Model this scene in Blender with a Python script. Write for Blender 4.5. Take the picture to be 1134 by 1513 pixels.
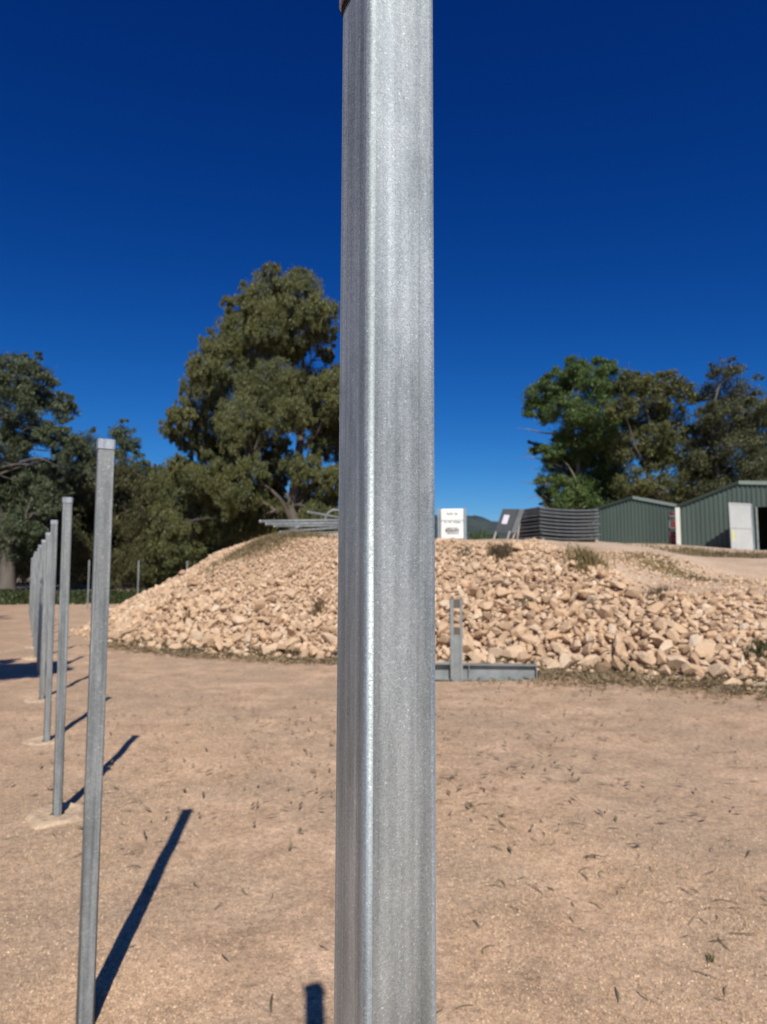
import bpy, bmesh, math, random
import numpy as np
from mathutils import Vector, Matrix

for o in list(bpy.data.objects):
    bpy.data.objects.remove(o, do_unlink=True)
S = bpy.context.scene
C = S.collection
R = math.radians
PI = math.pi
random.seed(7)
rng = np.random.default_rng(11)

# ------------------------------------------------------------------ camera
F_PX, PITCH, EYE = 999.0, 0.0885, 1.597
cam = bpy.data.cameras.new('camera')
cam.sensor_fit = 'VERTICAL'
cam.sensor_height = 36.0
cam.sensor_width = 36.0
cam.lens = F_PX / 1513 * 36
cam.clip_start = 0.05
cam.clip_end = 5000
cam.dof.use_dof = True
cam.dof.focus_distance = 0.60
cam.dof.aperture_fstop = 10.5
co = bpy.data.objects.new('camera', cam)
C.objects.link(co)
co.location = (0, 0, EYE)
co.rotation_euler = (PI / 2 + PITCH, 0, 0)
S.camera = co

# ------------------------------------------------------------------ sky and sun
SUN_EL = R(43.6)
SUN_H = Vector((0.121, -0.9926))           # horizontal direction towards the sun
w = bpy.data.worlds.new('World')
S.world = w
w.use_nodes = True
nt = w.node_tree
sky = nt.nodes.new('ShaderNodeTexSky')
sky.sky_type = 'NISHITA'
sky.sun_disc = False
sky.sun_elevation = SUN_EL
sky.sun_rotation = math.atan2(SUN_H.x, SUN_H.y)
sky.altitude = 0
sky.air_density = 1.0
sky.dust_density = 0.2
sky.ozone_density = 4.0
# the photograph's deep, contrasty blue: one response curve per channel over the whole sky
sp_ = nt.nodes.new('ShaderNodeSeparateColor')
cb_ = nt.nodes.new('ShaderNodeCombineColor')
nt.links.new(sky.outputs[0], sp_.inputs[0])
for ch, (gam, gain) in enumerate(((2.6, 0.037), (1.62, 0.275), (1.2, 0.907))):
    pw = nt.nodes.new('ShaderNodeMath')
    pw.operation = 'POWER'
    pw.inputs[1].default_value = gam
    mu = nt.nodes.new('ShaderNodeMath')
    mu.operation = 'MULTIPLY'
    mu.inputs[1].default_value = gain
    nt.links.new(sp_.outputs[ch], pw.inputs[0])
    nt.links.new(pw.outputs[0], mu.inputs[0])
    nt.links.new(mu.outputs[0], cb_.inputs[ch])
bg = nt.nodes['Background']
nt.links.new(cb_.outputs[0], bg.inputs[0])
bg.inputs[1].default_value = 0.06

sun = bpy.data.lights.new('sun', 'SUN')
sun.energy = 4.9
sun.angle = R(0.53)
sun.color = (1.0, 0.955, 0.895)
so = bpy.data.objects.new('sun', sun)
C.objects.link(so)
sd = Vector((SUN_H.x * math.cos(SUN_EL), SUN_H.y * math.cos(SUN_EL), math.sin(SUN_EL)))
so.rotation_euler = sd.to_track_quat('Z', 'Y').to_euler()
so.location = (0, -5, 30)

S.view_settings.view_transform = 'Standard'
S.view_settings.look = 'None'
S.view_settings.exposure = 0.0
S.view_settings.gamma = 1.0
S.view_settings.use_curve_mapping = False
S.render.engine = 'CYCLES'


def at(px, py, Y=None, z=None):
    """World point seen at a pixel of the photograph, at distance Y or height z."""
    a = (px - 567) / F_PX
    b = (756.5 - py) / F_PX
    d = np.array([a, math.cos(PITCH) - b * math.sin(PITCH), math.sin(PITCH) + b * math.cos(PITCH)])
    t = Y / d[1] if Y is not None else (z - EYE) / d[2]
    return np.array([0, 0, EYE]) + t * d


# ------------------------------------------------------------------ material helpers
def new_mat(name):
    m = bpy.data.materials.new(name)
    m.use_nodes = True
    n = m.node_tree
    return m, n, n.nodes['Principled BSDF']


def node(n, kind, **kw):
    x = n.nodes.new(kind)
    for k, v in kw.items():
        if k in ('x',):
            continue
        try:
            setattr(x, k, v)
        except Exception:
            pass
    return x


def noise(n, vec, scale, detail=4, rough=0.55, stretch=None):
    t = n.nodes.new('ShaderNodeTexNoise')
    t.inputs['Scale'].default_value = scale
    t.inputs['Detail'].default_value = detail
    t.inputs['Roughness'].default_value = rough
    if stretch:
        mp = n.nodes.new('ShaderNodeMapping')
        mp.inputs['Scale'].default_value = stretch
        n.links.new(vec, mp.inputs['Vector'])
        n.links.new(mp.outputs[0], t.inputs['Vector'])
    else:
        n.links.new(vec, t.inputs['Vector'])
    return t.outputs['Fac']


def ramp(n, fac, stops):
    r = n.nodes.new('ShaderNodeValToRGB')
    e = r.color_ramp.elements
    while len(e) < len(stops):
        e.new(0.5)
    for i, (p, c) in enumerate(stops):
        e[i].position = p
        e[i].color = (*c, 1) if len(c) == 3 else c
    n.links.new(fac, r.inputs[0])
    return r.outputs[0]


def mixc(n, fac, a, b, mode='MIX'):
    m = n.nodes.new('ShaderNodeMix')
    m.data_type = 'RGBA'
    m.blend_type = mode
    for s, v in ((m.inputs[0], fac), (m.inputs[6], a), (m.inputs[7], b)):
        if isinstance(v, (int, float)):
            s.default_value = v
        elif isinstance(v, tuple):
            s.default_value = (*v, 1)
        else:
            n.links.new(v, s)
    return m.outputs[2]


def mth(n, op, a, b=0.0, clamp=False):
    m = n.nodes.new('ShaderNodeMath')
    m.operation = op
    m.use_clamp = clamp
    for s, v in ((m.inputs[0], a), (m.inputs[1], b)):
        if isinstance(v, (int, float)):
            s.default_value = v
        else:
            n.links.new(v, s)
    return m.outputs[0]


def bump(n, bsdf, h, strength, dist):
    b = n.nodes.new('ShaderNodeBump')
    b.inputs['Strength'].default_value = strength
    b.inputs['Distance'].default_value = dist
    n.links.new(h, b.inputs['Height'])
    n.links.new(b.outputs[0], bsdf.inputs['Normal'])
    return b


def coord(n, which='Object'):
    return n.nodes.new('ShaderNodeTexCoord').outputs[which]


def simple(name, col, rough=0.6, metal=0.0, var=0.25, scale=8.0, stretch=None, bmp=0.0):
    m, n, b = new_mat(name)
    v = coord(n)
    f = noise(n, v, scale, 5, 0.6, stretch)
    c0 = tuple(x * (1 - var) for x in col)
    c1 = tuple(min(1, x * (1 + var)) for x in col)
    n.links.new(ramp(n, f, [(0.3, c0), (0.7, c1)]), b.inputs['Base Color'])
    b.inputs['Roughness'].default_value = rough
    b.inputs['Metallic'].default_value = metal
    if bmp:
        bump(n, b, f, bmp, 0.01)
    return m


def island_random(n):
    g = n.nodes.new('ShaderNodeNewGeometry').outputs['Random Per Island']
    o = n.nodes.new('ShaderNodeObjectInfo').outputs['Random']
    return mth(n, 'FRACT', mth(n, 'ADD', g, o))


# galvanised steel, with spangle, faint roll lines and dull oxide patches
def galv(name, base=(0.40, 0.44, 0.46), fine=620.0, rough=0.42, metal=0.55, spark=1.0):
    m, n, b = new_mat(name)
    v = coord(n)
    info = n.nodes.new('ShaderNodeObjectInfo').outputs['Random']
    off = n.nodes.new('ShaderNodeVectorMath')
    off.operation = 'ADD'
    cmb = n.nodes.new('ShaderNodeCombineXYZ')
    n.links.new(mth(n, 'MULTIPLY', info, 13.7), cmb.inputs[2])
    n.links.new(v, off.inputs[0])
    n.links.new(cmb.outputs[0], off.inputs[1])
    v = off.outputs[0]
    blot = noise(n, v, 9.0, 6, 0.65, (1, 1, 0.55))
    streak = noise(n, v, 95.0, 3, 0.6, (1, 1, 0.012))
    vor = n.nodes.new('ShaderNodeTexVoronoi')
    vor.inputs['Scale'].default_value = fine
    n.links.new(v, vor.inputs['Vector'])
    sep = n.nodes.new('ShaderNodeSeparateColor')
    n.links.new(vor.outputs['Color'], sep.inputs[0])
    c = ramp(n, blot, [(0.28, tuple(x * 0.70 for x in base)), (0.5, base), (0.75, tuple(x * 1.14 for x in base))])
    coarse = noise(n, v, 42.0, 2, 0.5, (1, 1, 0.03))
    c = mixc(n, 1.0, c, ramp(n, coarse, [(0.38, (0.62, 0.64, 0.65)), (0.47, (0.96,) * 3), (0.62, (1.08,) * 3)]), 'MULTIPLY')
    line = noise(n, v, 230.0, 1, 0.4, (1, 1, 0.004))
    c = mixc(n, 1.0, c, ramp(n, line, [(0.30, (0.60, 0.62, 0.63)), (0.40, (0.97,) * 3), (0.62, (1.0,) * 3), (0.72, (1.16,) * 3)]), 'MULTIPLY')
    scuff = noise(n, v, 24.0, 5, 0.7, (1, 1, 0.22))
    c = mixc(n, 1.0, c, ramp(n, scuff, [(0.36, (0.58, 0.61, 0.62)), (0.56, (1.0,) * 3)]), 'MULTIPLY')
    c = mixc(n, 0.34, c, ramp(n, streak, [(0.32, tuple(x * 0.5 for x in base)), (0.6, tuple(x * 1.2 for x in base))]))
    g = ramp(n, sep.outputs[0], [(0.0, (0.74,) * 3), (0.80, (1.14,) * 3), (0.97, (1.3,) * 3), (1.0, (2.0,) * 3)])
    c = mixc(n, spark, c, g, 'MULTIPLY')
    c = mixc(n, 1.0, c, ramp(n, info, [(0.0, (0.88,) * 3), (1.0, (1.1,) * 3)]) if fine < 500 else (1.0, 1.0, 1.0), 'MULTIPLY')
    n.links.new(c, b.inputs['Base Color'])
    b.inputs['Metallic'].default_value = metal
    rr = mth(n, 'ADD', rough - 0.09, mth(n, 'MULTIPLY', sep.outputs[1], 0.18))
    n.links.new(rr, b.inputs['Roughness'])
    hgt = mth(n, 'ADD', mth(n, 'MULTIPLY', sep.outputs[2], 0.5), mth(n, 'MULTIPLY', streak, 1.3))
    bump(n, b, hgt, 0.16 * spark, 0.0006)
    return m


M = {}
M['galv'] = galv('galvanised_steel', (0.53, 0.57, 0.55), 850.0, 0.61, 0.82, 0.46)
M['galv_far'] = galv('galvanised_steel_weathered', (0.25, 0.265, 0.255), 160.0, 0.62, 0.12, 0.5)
M['galv_cap'] = galv('galvanised_cap', (0.50, 0.53, 0.54), 500.0, 0.42, 0.5, 0.6)
M['steel_beam'] = simple('dull_grey_beam', (0.24, 0.26, 0.25), 0.6, 0.2, 0.22, 6, None, 0.1)
M['mesh_steel'] = simple('dull_mesh_steel', (0.135, 0.145, 0.15), 0.55, 0.3, 0.3, 5)
M['green_wall'] = simple('dark_green_sheet', (0.072, 0.100, 0.080), 0.5, 0.0, 0.14, 1.2, (1, 1, 0.2))
M['green_roof'] = simple('green_roof_sheet', (0.022, 0.036, 0.027), 0.85, 0.0, 0.12, 1.0)
M['pale_green'] = simple('pale_green_flashing', (0.20, 0.25, 0.21), 0.6, 0.0, 0.1, 2.0)
M['cream'] = simple('cream_downpipe', (0.72, 0.70, 0.60), 0.5, 0, 0.06, 3)
M['white_sheet'] = simple('white_sheet', (0.46, 0.47, 0.44), 0.5, 0, 0.09, 2)
M['white_plastic'] = simple('white_plastic', (0.78, 0.78, 0.72), 0.45, 0, 0.05, 3)
M['cage'] = simple('grey_cage_steel', (0.25, 0.30, 0.32), 0.5, 0.3, 0.15, 6)
M['print'] = simple('black_print', (0.03, 0.03, 0.035), 0.6, 0, 0.1, 4)
M['shade_black'] = simple('black_cap_shade', (0.006, 0.006, 0.007), 0.9, 0, 0.1, 4)  # near-black colour painting the shade under the foreground post's cap
M['dark_board'] = simple('charcoal_board', (0.060, 0.063, 0.062), 0.55, 0, 0.15, 4)
M['grey_board'] = simple('grey_board', (0.17, 0.18, 0.17), 0.55, 0.1, 0.15, 4)
M['paper'] = simple('white_notice', (0.62, 0.58, 0.62), 0.7, 0, 0.05, 4)
M['timber'] = simple('pale_timber', (0.36, 0.33, 0.29), 0.8, 0, 0.2, 8, (1, 1, 0.1))
M['red'] = simple('faded_red_paint', (0.42, 0.035, 0.035), 0.5, 0, 0.15, 5)
M['dull_red'] = simple('dull_red_plastic', (0.15, 0.02, 0.025), 0.5, 0, 0.15, 5)
M['white_paint'] = simple('white_paint', (0.72, 0.68, 0.66), 0.6, 0, 0.05, 5)
M['yellow'] = simple('yellow_paint', (0.62, 0.62, 0.14), 0.6, 0, 0.1, 5)
M['floor'] = simple('shed_floor', (0.10, 0.09, 0.08), 0.9, 0, 0.2, 2)
M['bark'] = simple('pale_gum_bark', (0.20, 0.165, 0.125), 0.85, 0, 0.45, 1.6, (1, 1, 0.25), 0.4)
M['bark_grey'] = simple('grey_bark', (0.12, 0.10, 0.08), 0.9, 0, 0.4, 1.6, (1, 1, 0.25), 0.4)
M['concrete_old'] = simple('sandy_concrete', (0.36, 0.265, 0.18), 0.95, 0, 0.4, 14, None, 0.8)


def foliage(name, cols, trans=0.18):
    m, n, b = new_mat(name)
    r = island_random(n)
    pos = n.nodes.new('ShaderNodeNewGeometry').outputs['Position']
    big = noise(n, pos, 0.45, 3, 0.6)
    c = ramp(n, r, [(i / (len(cols) - 1), k) for i, k in enumerate(cols)])
    c = mixc(n, 1.0, c, ramp(n, big, [(0.33, (0.72, 0.76, 0.72)), (0.66, (1.22, 1.16, 1.0))]), 'MULTIPLY')
    n.links.new(c, b.inputs['Base Color'])
    b.inputs['Roughness'].default_value = 0.5
    try:
        b.inputs['Specular IOR Level'].default_value = 0.35
    except Exception:
        pass
    tr = n.nodes.new('ShaderNodeBsdfTranslucent')
    n.links.new(c, tr.inputs[0])
    mx = n.nodes.new('ShaderNodeMixShader')
    mx.inputs[0].default_value = trans
    out = n.nodes['Material Output']
    n.links.new(b.outputs[0], mx.inputs[1])
    n.links.new(tr.outputs[0], mx.inputs[2])
    n.links.new(mx.outputs[0], out.inputs[0])
    return m


M['leaf_big'] = foliage('olive_gum_leaves', [(0.079, 0.088, 0.032), (0.117, 0.126, 0.046), (0.153, 0.155, 0.053), (0.107, 0.122, 0.058)])
M['leaf_blue'] = foliage('blue_green_gum_leaves', [(0.064, 0.086, 0.046), (0.093, 0.120, 0.064), (0.120, 0.146, 0.084), (0.084, 0.101, 0.051)])
M['leaf_green'] = foliage('green_gum_leaves', [(0.062, 0.107, 0.030), (0.089, 0.146, 0.038), (0.125, 0.180, 0.052), (0.086, 0.132, 0.045)])
M['leaf_brown'] = foliage('brownish_leaves', [(0.075, 0.083, 0.040), (0.103, 0.112, 0.055), (0.127, 0.134, 0.066), (0.086, 0.098, 0.049)])
M['leaf_dark'] = foliage('dark_olive_leaves', [(0.064, 0.068, 0.030), (0.091, 0.094, 0.040), (0.119, 0.112, 0.047), (0.080, 0.082, 0.041)])
M['grass'] = foliage('green_grass', [(0.026, 0.040, 0.011), (0.045, 0.062, 0.017), (0.056, 0.068, 0.021)])
M['dry_grass'] = foliage('dry_grass', [(0.20, 0.15, 0.085), (0.28, 0.215, 0.125), (0.16, 0.14, 0.075)])
M['dead'] = foliage('dead_brown_stems', [(0.12, 0.088, 0.052), (0.17, 0.125, 0.075), (0.09, 0.068, 0.042)])
M['grey_grass'] = foliage('grey_green_grass', [(0.221, 0.169, 0.078), (0.286, 0.212, 0.102), (0.182, 0.148, 0.065)])
M['weed'] = foliage('green_weed', [(0.072, 0.090, 0.039), (0.108, 0.108, 0.055)])
M['litter'] = foliage('dry_leaf_litter', [(0.135, 0.098, 0.056), (0.297, 0.215, 0.131), (0.405, 0.305, 0.194), (0.203, 0.169, 0.106)], 0.1)
M['leaf'] = foliage('curled_dry_leaf', [(0.129, 0.106, 0.069), (0.213, 0.174, 0.114), (0.289, 0.228, 0.152), (0.181, 0.181, 0.114)], 0.1)


def stone_mat(name, lo=1.0):
    m, n, b = new_mat(name)
    r = island_random(n)
    v = coord(n)
    c = ramp(n, r, [(0.0, (0.34, 0.225, 0.135)), (0.25, (0.60, 0.42, 0.262)), (0.5, (0.67, 0.495, 0.325)),
                    (0.72, (0.60, 0.40, 0.235)), (0.88, (0.71, 0.585, 0.43)), (1.0, (0.48, 0.30, 0.165))])
    dust = n.nodes.new('ShaderNodeNewGeometry')
    sz_ = n.nodes.new('ShaderNodeSeparateXYZ')
    n.links.new(dust.outputs['Normal'], sz_.inputs[0])
    up_ = mth(n, 'MULTIPLY', mth(n, 'ADD', sz_.outputs[2], -0.25), 0.9, True)
    c = mixc(n, mth(n, 'MULTIPLY', up_, 0.6), c, (0.62, 0.44, 0.275))
    f = noise(n, v, 9.0, 6, 0.65)
    c = mixc(n, 1.0, c, ramp(n, f, [(0.3, (0.74, 0.68, 0.62)), (0.65, (1.1, 1.1, 1.1))]), 'MULTIPLY')
    n.links.new(c, b.inputs['Base Color'])
    b.inputs['Roughness'].default_value = 0.92
    bump(n, b, noise(n, v, 22.0, 5, 0.7), 0.5, 0.02)
    return m


M['stone'] = stone_mat('pale_limestone')


def ground_mat():
    m, n, b = new_mat('sandy_gravel_ground')
    pos = n.nodes.new('ShaderNodeNewGeometry').outputs['Position']
    big = noise(n, pos, 0.75, 4, 0.6)
    mid = noise(n, pos, 2.3, 6, 0.66)
    fine = noise(n, pos, 26.0, 6, 0.7)
    grit = n.nodes.new('ShaderNodeTexVoronoi')
    grit.inputs['Scale'].default_value = 150.0
    n.links.new(pos, grit.inputs['Vector'])
    sg = n.nodes.new('ShaderNodeSeparateColor')
    n.links.new(grit.outputs['Color'], sg.inputs[0])
    c = ramp(n, mid, [(0.30, (0.375, 0.250, 0.148)), (0.47, (0.525, 0.350, 0.214)), (0.68, (0.67, 0.458, 0.292))])
    c = mixc(n, ramp(n, big, [(0.44, (0, 0, 0)), (0.62, (0.85,) * 3)]), c, (0.43, 0.308, 0.196))
    # redder soil along the row of posts, on the left
    sx = n.nodes.new('ShaderNodeSeparateXYZ')
    n.links.new(pos, sx.inputs[0])
    rowd = mth(n, 'ADD', sx.outputs[0], mth(n, 'MULTIPLY', sx.outputs[1], 0.53))
    lf = mth(n, 'MULTIPLY', mth(n, 'ADD', rowd, -0.25), -0.55, True)
    lf = mth(n, 'MULTIPLY', lf, ramp(n, mid, [(0.35, (0.3,) * 3), (0.6, (1,) * 3)]))
    c = mixc(n, mth(n, 'MULTIPLY', lf, 0.85), c, (0.40, 0.235, 0.135))
    c = mixc(n, 0.8, c, ramp(n, fine, [(0.32, (0.56, 0.54, 0.52)), (0.52, (1.0, 1.0, 1.0)), (0.74, (1.3, 1.28, 1.26))]), 'MULTIPLY')
    c = mixc(n, 0.9, c, ramp(n, sg.outputs[0], [(0.0, (0.58, 0.54, 0.50)), (0.3, (0.98,) * 3), (0.82, (1.04,) * 3), (1.0, (1.6, 1.58, 1.54))]), 'MULTIPLY')
    # far off, darker litter-covered soil beneath the trees
    far = mth(n, 'MULTIPLY', mth(n, 'ADD', sx.outputs[1], -36.0), 0.08, True)
    soil = ramp(n, noise(n, pos, 0.25, 4, 0.6), [(0.35, (0.15, 0.11, 0.068)), (0.62, (0.30, 0.22, 0.145))])
    soil = mixc(n, mth(n, 'MULTIPLY', mth(n, 'ADD', sx.outputs[1], -56.0), 0.2, True), soil, (0.36, 0.27, 0.185))
    c = mixc(n, far, c, soil)
    n.links.new(c, b.inputs['Base Color'])
    b.inputs['Roughness'].default_value = 0.95
    h = mth(n, 'ADD', mth(n, 'MULTIPLY', fine, 1.0), mth(n, 'MULTIPLY', sg.outputs[1], 0.35))
    bump(n, b, h, 0.55, 0.012)
    return m


M['ground'] = ground_mat()
M['gravel'] = stone_mat('sandy_gravel')
for e_, c_ in zip([x for x in M['gravel'].node_tree.nodes if x.type == 'VALTORGB' and len(x.color_ramp.elements) == 6][0].color_ramp.elements,
                  ((.33, .22, .13), (.48, .34, .205), (.58, .42, .265), (.43, .29, .17), (.74, .60, .42), (.25, .175, .11))):
    e_.color = (*c_, 1)
M['concrete'] = simple('pale_spoil', (0.50, 0.365, 0.235), 0.95, 0, 0.35, 22, None, 0.8)


def pad_mat():
    m, n, b = new_mat('pale_earth_pad')
    pos = n.nodes.new('ShaderNodeNewGeometry').outputs['Position']
    f = noise(n, pos, 0.7, 5, 0.6)
    c = ramp(n, f, [(0.3, (0.46, 0.315, 0.20)), (0.55, (0.57, 0.42, 0.285)), (0.75, (0.62, 0.48, 0.35))])
    g = noise(n, pos, 18, 6, 0.7)
    c = mixc(n, 1.0, c, ramp(n, g, [(0.3, (0.7, 0.68, 0.65)), (0.6, (1.05,) * 3)]), 'MULTIPLY')
    n.links.new(c, b.inputs['Base Color'])
    b.inputs['Roughness'].default_value = 0.95
    bump(n, b, g, 0.6, 0.03)
    return m


M['pad'] = pad_mat()


# ------------------------------------------------------------------ object helpers
def link(name, me, parent=None):
    o = bpy.data.objects.new(name, me)
    C.objects.link(o)
    if parent is not None:
        o.parent = parent
    return o


def np_mesh(name, verts, faces, mat, smooth=False):
    """faces: (n,k) int array or list of such arrays"""
    me = bpy.data.meshes.new(name)
    if not (isinstance(faces, list) and isinstance(faces[0], np.ndarray) and faces[0].ndim == 2):
        faces = [np.asarray(faces)]
    faces = [np.asarray(f, dtype=np.int32) for f in faces if len(f)]
    verts = np.asarray(verts, dtype=np.float32)
    me.vertices.add(len(verts))
    me.vertices.foreach_set('co', verts.ravel())
    nl = sum(f.size for f in faces)
    npoly = sum(len(f) for f in faces)
    me.loops.add(nl)
    me.loops.foreach_set('vertex_index', np.concatenate([f.ravel() for f in faces]))
    me.polygons.add(npoly)
    tot = np.concatenate([np.full(len(f), f.shape[1], np.int32) for f in faces])
    st = np.concatenate([[0], np.cumsum(tot)[:-1]]).astype(np.int32)
    me.polygons.foreach_set('loop_start', st)
    me.polygons.foreach_set('loop_total', tot)
    me.polygons.foreach_set('use_smooth', np.full(npoly, smooth))
    me.update(calc_edges=True)
    me.validate()
    me.materials.append(mat)
    return me


def bm_mesh(name, bm, mat, smooth=False, bevel=0.0):
    if bevel:
        bmesh.ops.bevel(bm, geom=bm.edges[:], offset=bevel, segments=2, affect='EDGES', profile=0.6)
    bmesh.ops.recalc_face_normals(bm, faces=bm.faces[:])
    me = bpy.data.meshes.new(name)
    bm.to_mesh(me)
    bm.free()
    me.materials.append(mat)
    for p in me.polygons:
        p.use_smooth = smooth
    return me


def add_box(bm, c, s, rot=None):
    mt = Matrix.Translation(Vector(c))
    if rot is not None:
        mt = mt @ rot.to_4x4()
    mt = mt @ Matrix.Diagonal((s[0], s[1], s[2], 1))
    bmesh.ops.create_cube(bm, size=1.0, matrix=mt)


def add_tube(bm, p, q, r0, r1=None, seg=8):
    p, q = Vector(p), Vector(q)
    d = q - p
    if d.length < 1e-6:
        return
    rot = d.to_track_quat('Z', 'Y').to_matrix().to_4x4()
    bmesh.ops.create_cone(bm, cap_ends=True, segments=seg, radius1=r0, radius2=r0 if r1 is None else r1,
                          depth=d.length, matrix=Matrix.Translation((p + q) / 2) @ rot)


def add_poly(bm, pts, thick):
    """prism: pts (3d polygon) extruded by vector thick"""
    a = [bm.verts.new(p) for p in pts]
    b = [bm.verts.new(Vector(p) + Vector(thick)) for p in pts]
    bm.faces.new(a)
    bm.faces.new(b[::-1])
    k = len(pts)
    for i in range(k):
        bm.faces.new((a[i], b[i], b[(i + 1) % k], a[(i + 1) % k]))


def tag(o, label=None, cat=None, group=None, kind=None):
    if label:
        o['label'] = label
    if cat:
        o['category'] = cat
    if group:
        o['group'] = group
    if kind:
        o['kind'] = kind
    return o


def thing(name, loc, label, cat, group=None, rz=0.0):
    o = link(name, None)
    o.location = loc
    o.rotation_euler = (0, 0, rz)
    return tag(o, label, cat, group)


def box_part(name, parent, boxes, mat, bevel=0.0):
    bm = bmesh.new()
    for bx in boxes:
        add_box(bm, *bx)
    return link(name, bm_mesh(name, bm, mat, False, bevel), parent)


# ------------------------------------------------------------------ value noise for terrain
_tab = rng.random((256, 256))


def vnoise(x, y):
    xi = np.floor(x).astype(int)
    yi = np.floor(y).astype(int)
    fx = x - xi
    fy = y - yi
    fx = fx * fx * (3 - 2 * fx)
    fy = fy * fy * (3 - 2 * fy)
    g = lambda i, j: _tab[i % 256, j % 256]
    return (g(xi, yi) * (1 - fx) + g(xi + 1, yi) * fx) * (1 - fy) + (g(xi, yi + 1) * (1 - fx) + g(xi + 1, yi + 1) * fx) * fy - 0.5


def ground_z(x, y):
    x = np.asarray(x, float)
    y = np.asarray(y, float)
    near = np.clip(1 - (np.hypot(x, y) - 14) / 10, 0, 1)
    z = 0.030 * vnoise(x * 0.9 + 7, y * 0.9) + 0.018 * vnoise(x * 3.1, y * 3.1 + 5) + 0.010 * vnoise(x * 9, y * 9)
    z = z + 0.006 * vnoise(x * 24, y * 24)
    # loose ridge of raked gravel crossing the right-hand side
    d = (x - 0.4) * 0.81 + (y - 4.94) * 0.59
    z = z + 0.020 * np.exp(-(d / 0.22) ** 2) * (0.6 + vnoise(x * 6, y * 6))
    d2 = (x - 3.2) * 0.45 + (y - 5.2) * 0.89
    z = z + 0.018 * np.exp(-(d2 / 0.3) ** 2)
    # low windrow left by a grader across the middle distance
    d3 = y - 11.1 + 0.28 * x
    z = z + 0.02 * np.exp(-(d3 / 0.35) ** 2) * (x < 0.5)
    return z * near


def grid_mesh(name, xs, ys, zf, mat, keep=None):
    X, Y = np.meshgrid(xs, ys)
    Z = zf(X, Y)
    nx, ny = len(xs), len(ys)
    idx = np.arange(nx * ny).reshape(ny, nx)
    f = np.stack([idx[:-1, :-1], idx[:-1, 1:], idx[1:, 1:], idx[1:, :-1]], -1).reshape(-1, 4)
    V = np.stack([X, Y, Z], -1).reshape(-1, 3)
    if keep is not None:
        k = keep(X, Y).reshape(-1)
        f = f[k[f].any(1)]
        used = np.unique(f)
        remap = np.full(len(V), -1)
        remap[used] = np.arange(len(used))
        V = V[used]
        f = remap[f]
    return np_mesh(name, V, f, mat, True)


def spaced(segs):
    out = []
    for a, b, st in segs:
        out += list(np.arange(a, b, st))
    out.append(segs[-1][1])
    return np.array(out)


gx = spaced([(-1200, -200, 100), (-200, -40, 10), (-40, -10, 1.2), (-10, -3, .12), (-3, 4.5, .028), (4.5, 12, .12), (12, 40, 1.4), (40, 200, 10), (200, 1200, 100)])
gy = spaced([(-60, 0, 6), (0, 2.2, .2), (2.2, 7.5, .028), (7.5, 18, .10), (18, 45, 1.0), (45, 200, 8), (200, 2400, 100)])
ground = link('ground', grid_mesh('ground', gx, gy, ground_z, M['ground']))
tag(ground, 'bare sandy gravel ground with raked ridges and curled leaves', None, None, 'structure')

# ------------------------------------------------------------------ embankment (raised earth pad with a stone-pitched face)
TOE = [(-8.45, 19.1), (-6.03, 15.25), (-4.35, 13.95), (-2.79, 13.05), (-0.81, 12.3), (0.84, 11.7), (2.54, 11.15), (3.52, 10.8),
       (4.34, 10.25), (5.2, 9.4), (7.0, 8.2), (10, 7.2), (15, 6.6), (34, 6.2), (36, 30), (36, 58), (8, 58), (6.5, 36), (0, 31), (-7.5, 29), (-8.8, 24)]
CTRL = np.array([(-6, 20, 2.1), (-4, 18, 2.36), (-2.5, 19, 2.62), (-2.2, 23, 2.95), (0, 16, 2.31), (2, 15.5, 2.28), (2, 22, 2.58), (4, 21, 2.60), (6.3, 24, 2.66), (6, 16.5, 2.12),
                 (12.5, 40, 3.32), (16.2, 37.5, 2.98), (14.5, 33, 2.82), (16.6, 30.5, 2.45), (18, 29, 2.3), (5.2, 11.2, 1.22), (7.6, 13.5, 1.35),
                 (9, 18, 1.75), (12, 22, 2.0), (30, 28, 2.2), (30, 10, 1.0), (12, 9, 0.9), (8, 30, 3.0), (9, 40, 3.4), (20, 50, 3.5), (0, 30, 3.0), (10, 27, 2.7)])


def pad_height(x, y):
    x = np.asarray(x, float)
    y = np.asarray(y, float)
    num = np.zeros_like(x)
    den = np.zeros_like(x)
    for cx, cy, cz in CTRL:
        wgt = 1.0 / ((x - cx) ** 2 + (y - cy) ** 2 + 1.5) ** 1.7
        num += wgt * cz
        den += wgt
    return num / den


def toe_dist(x, y):
    """signed distance to the toe polygon, positive inside"""
    x = np.asarray(x, float)
    y = np.asarray(y, float)
    best = np.full(x.shape, 1e9)
    inside = np.zeros(x.shape, bool)
    k = len(TOE)
    for i in range(k):
        ax, ay = TOE[i]
        bx, by = TOE[(i + 1) % k]
        dx, dy = bx - ax, by - ay
        t = np.clip(((x - ax) * dx + (y - ay) * dy) / (dx * dx + dy * dy), 0, 1)
        best = np.minimum(best, np.hypot(x - ax - t * dx, y - ay - t * dy))
        c = ((ay > y) != (by > y)) & (x < (bx - ax) * (y - ay) / (by - ay + 1e-12) + ax)
        inside ^= c
    return np.where(inside, best, -best)


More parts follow.
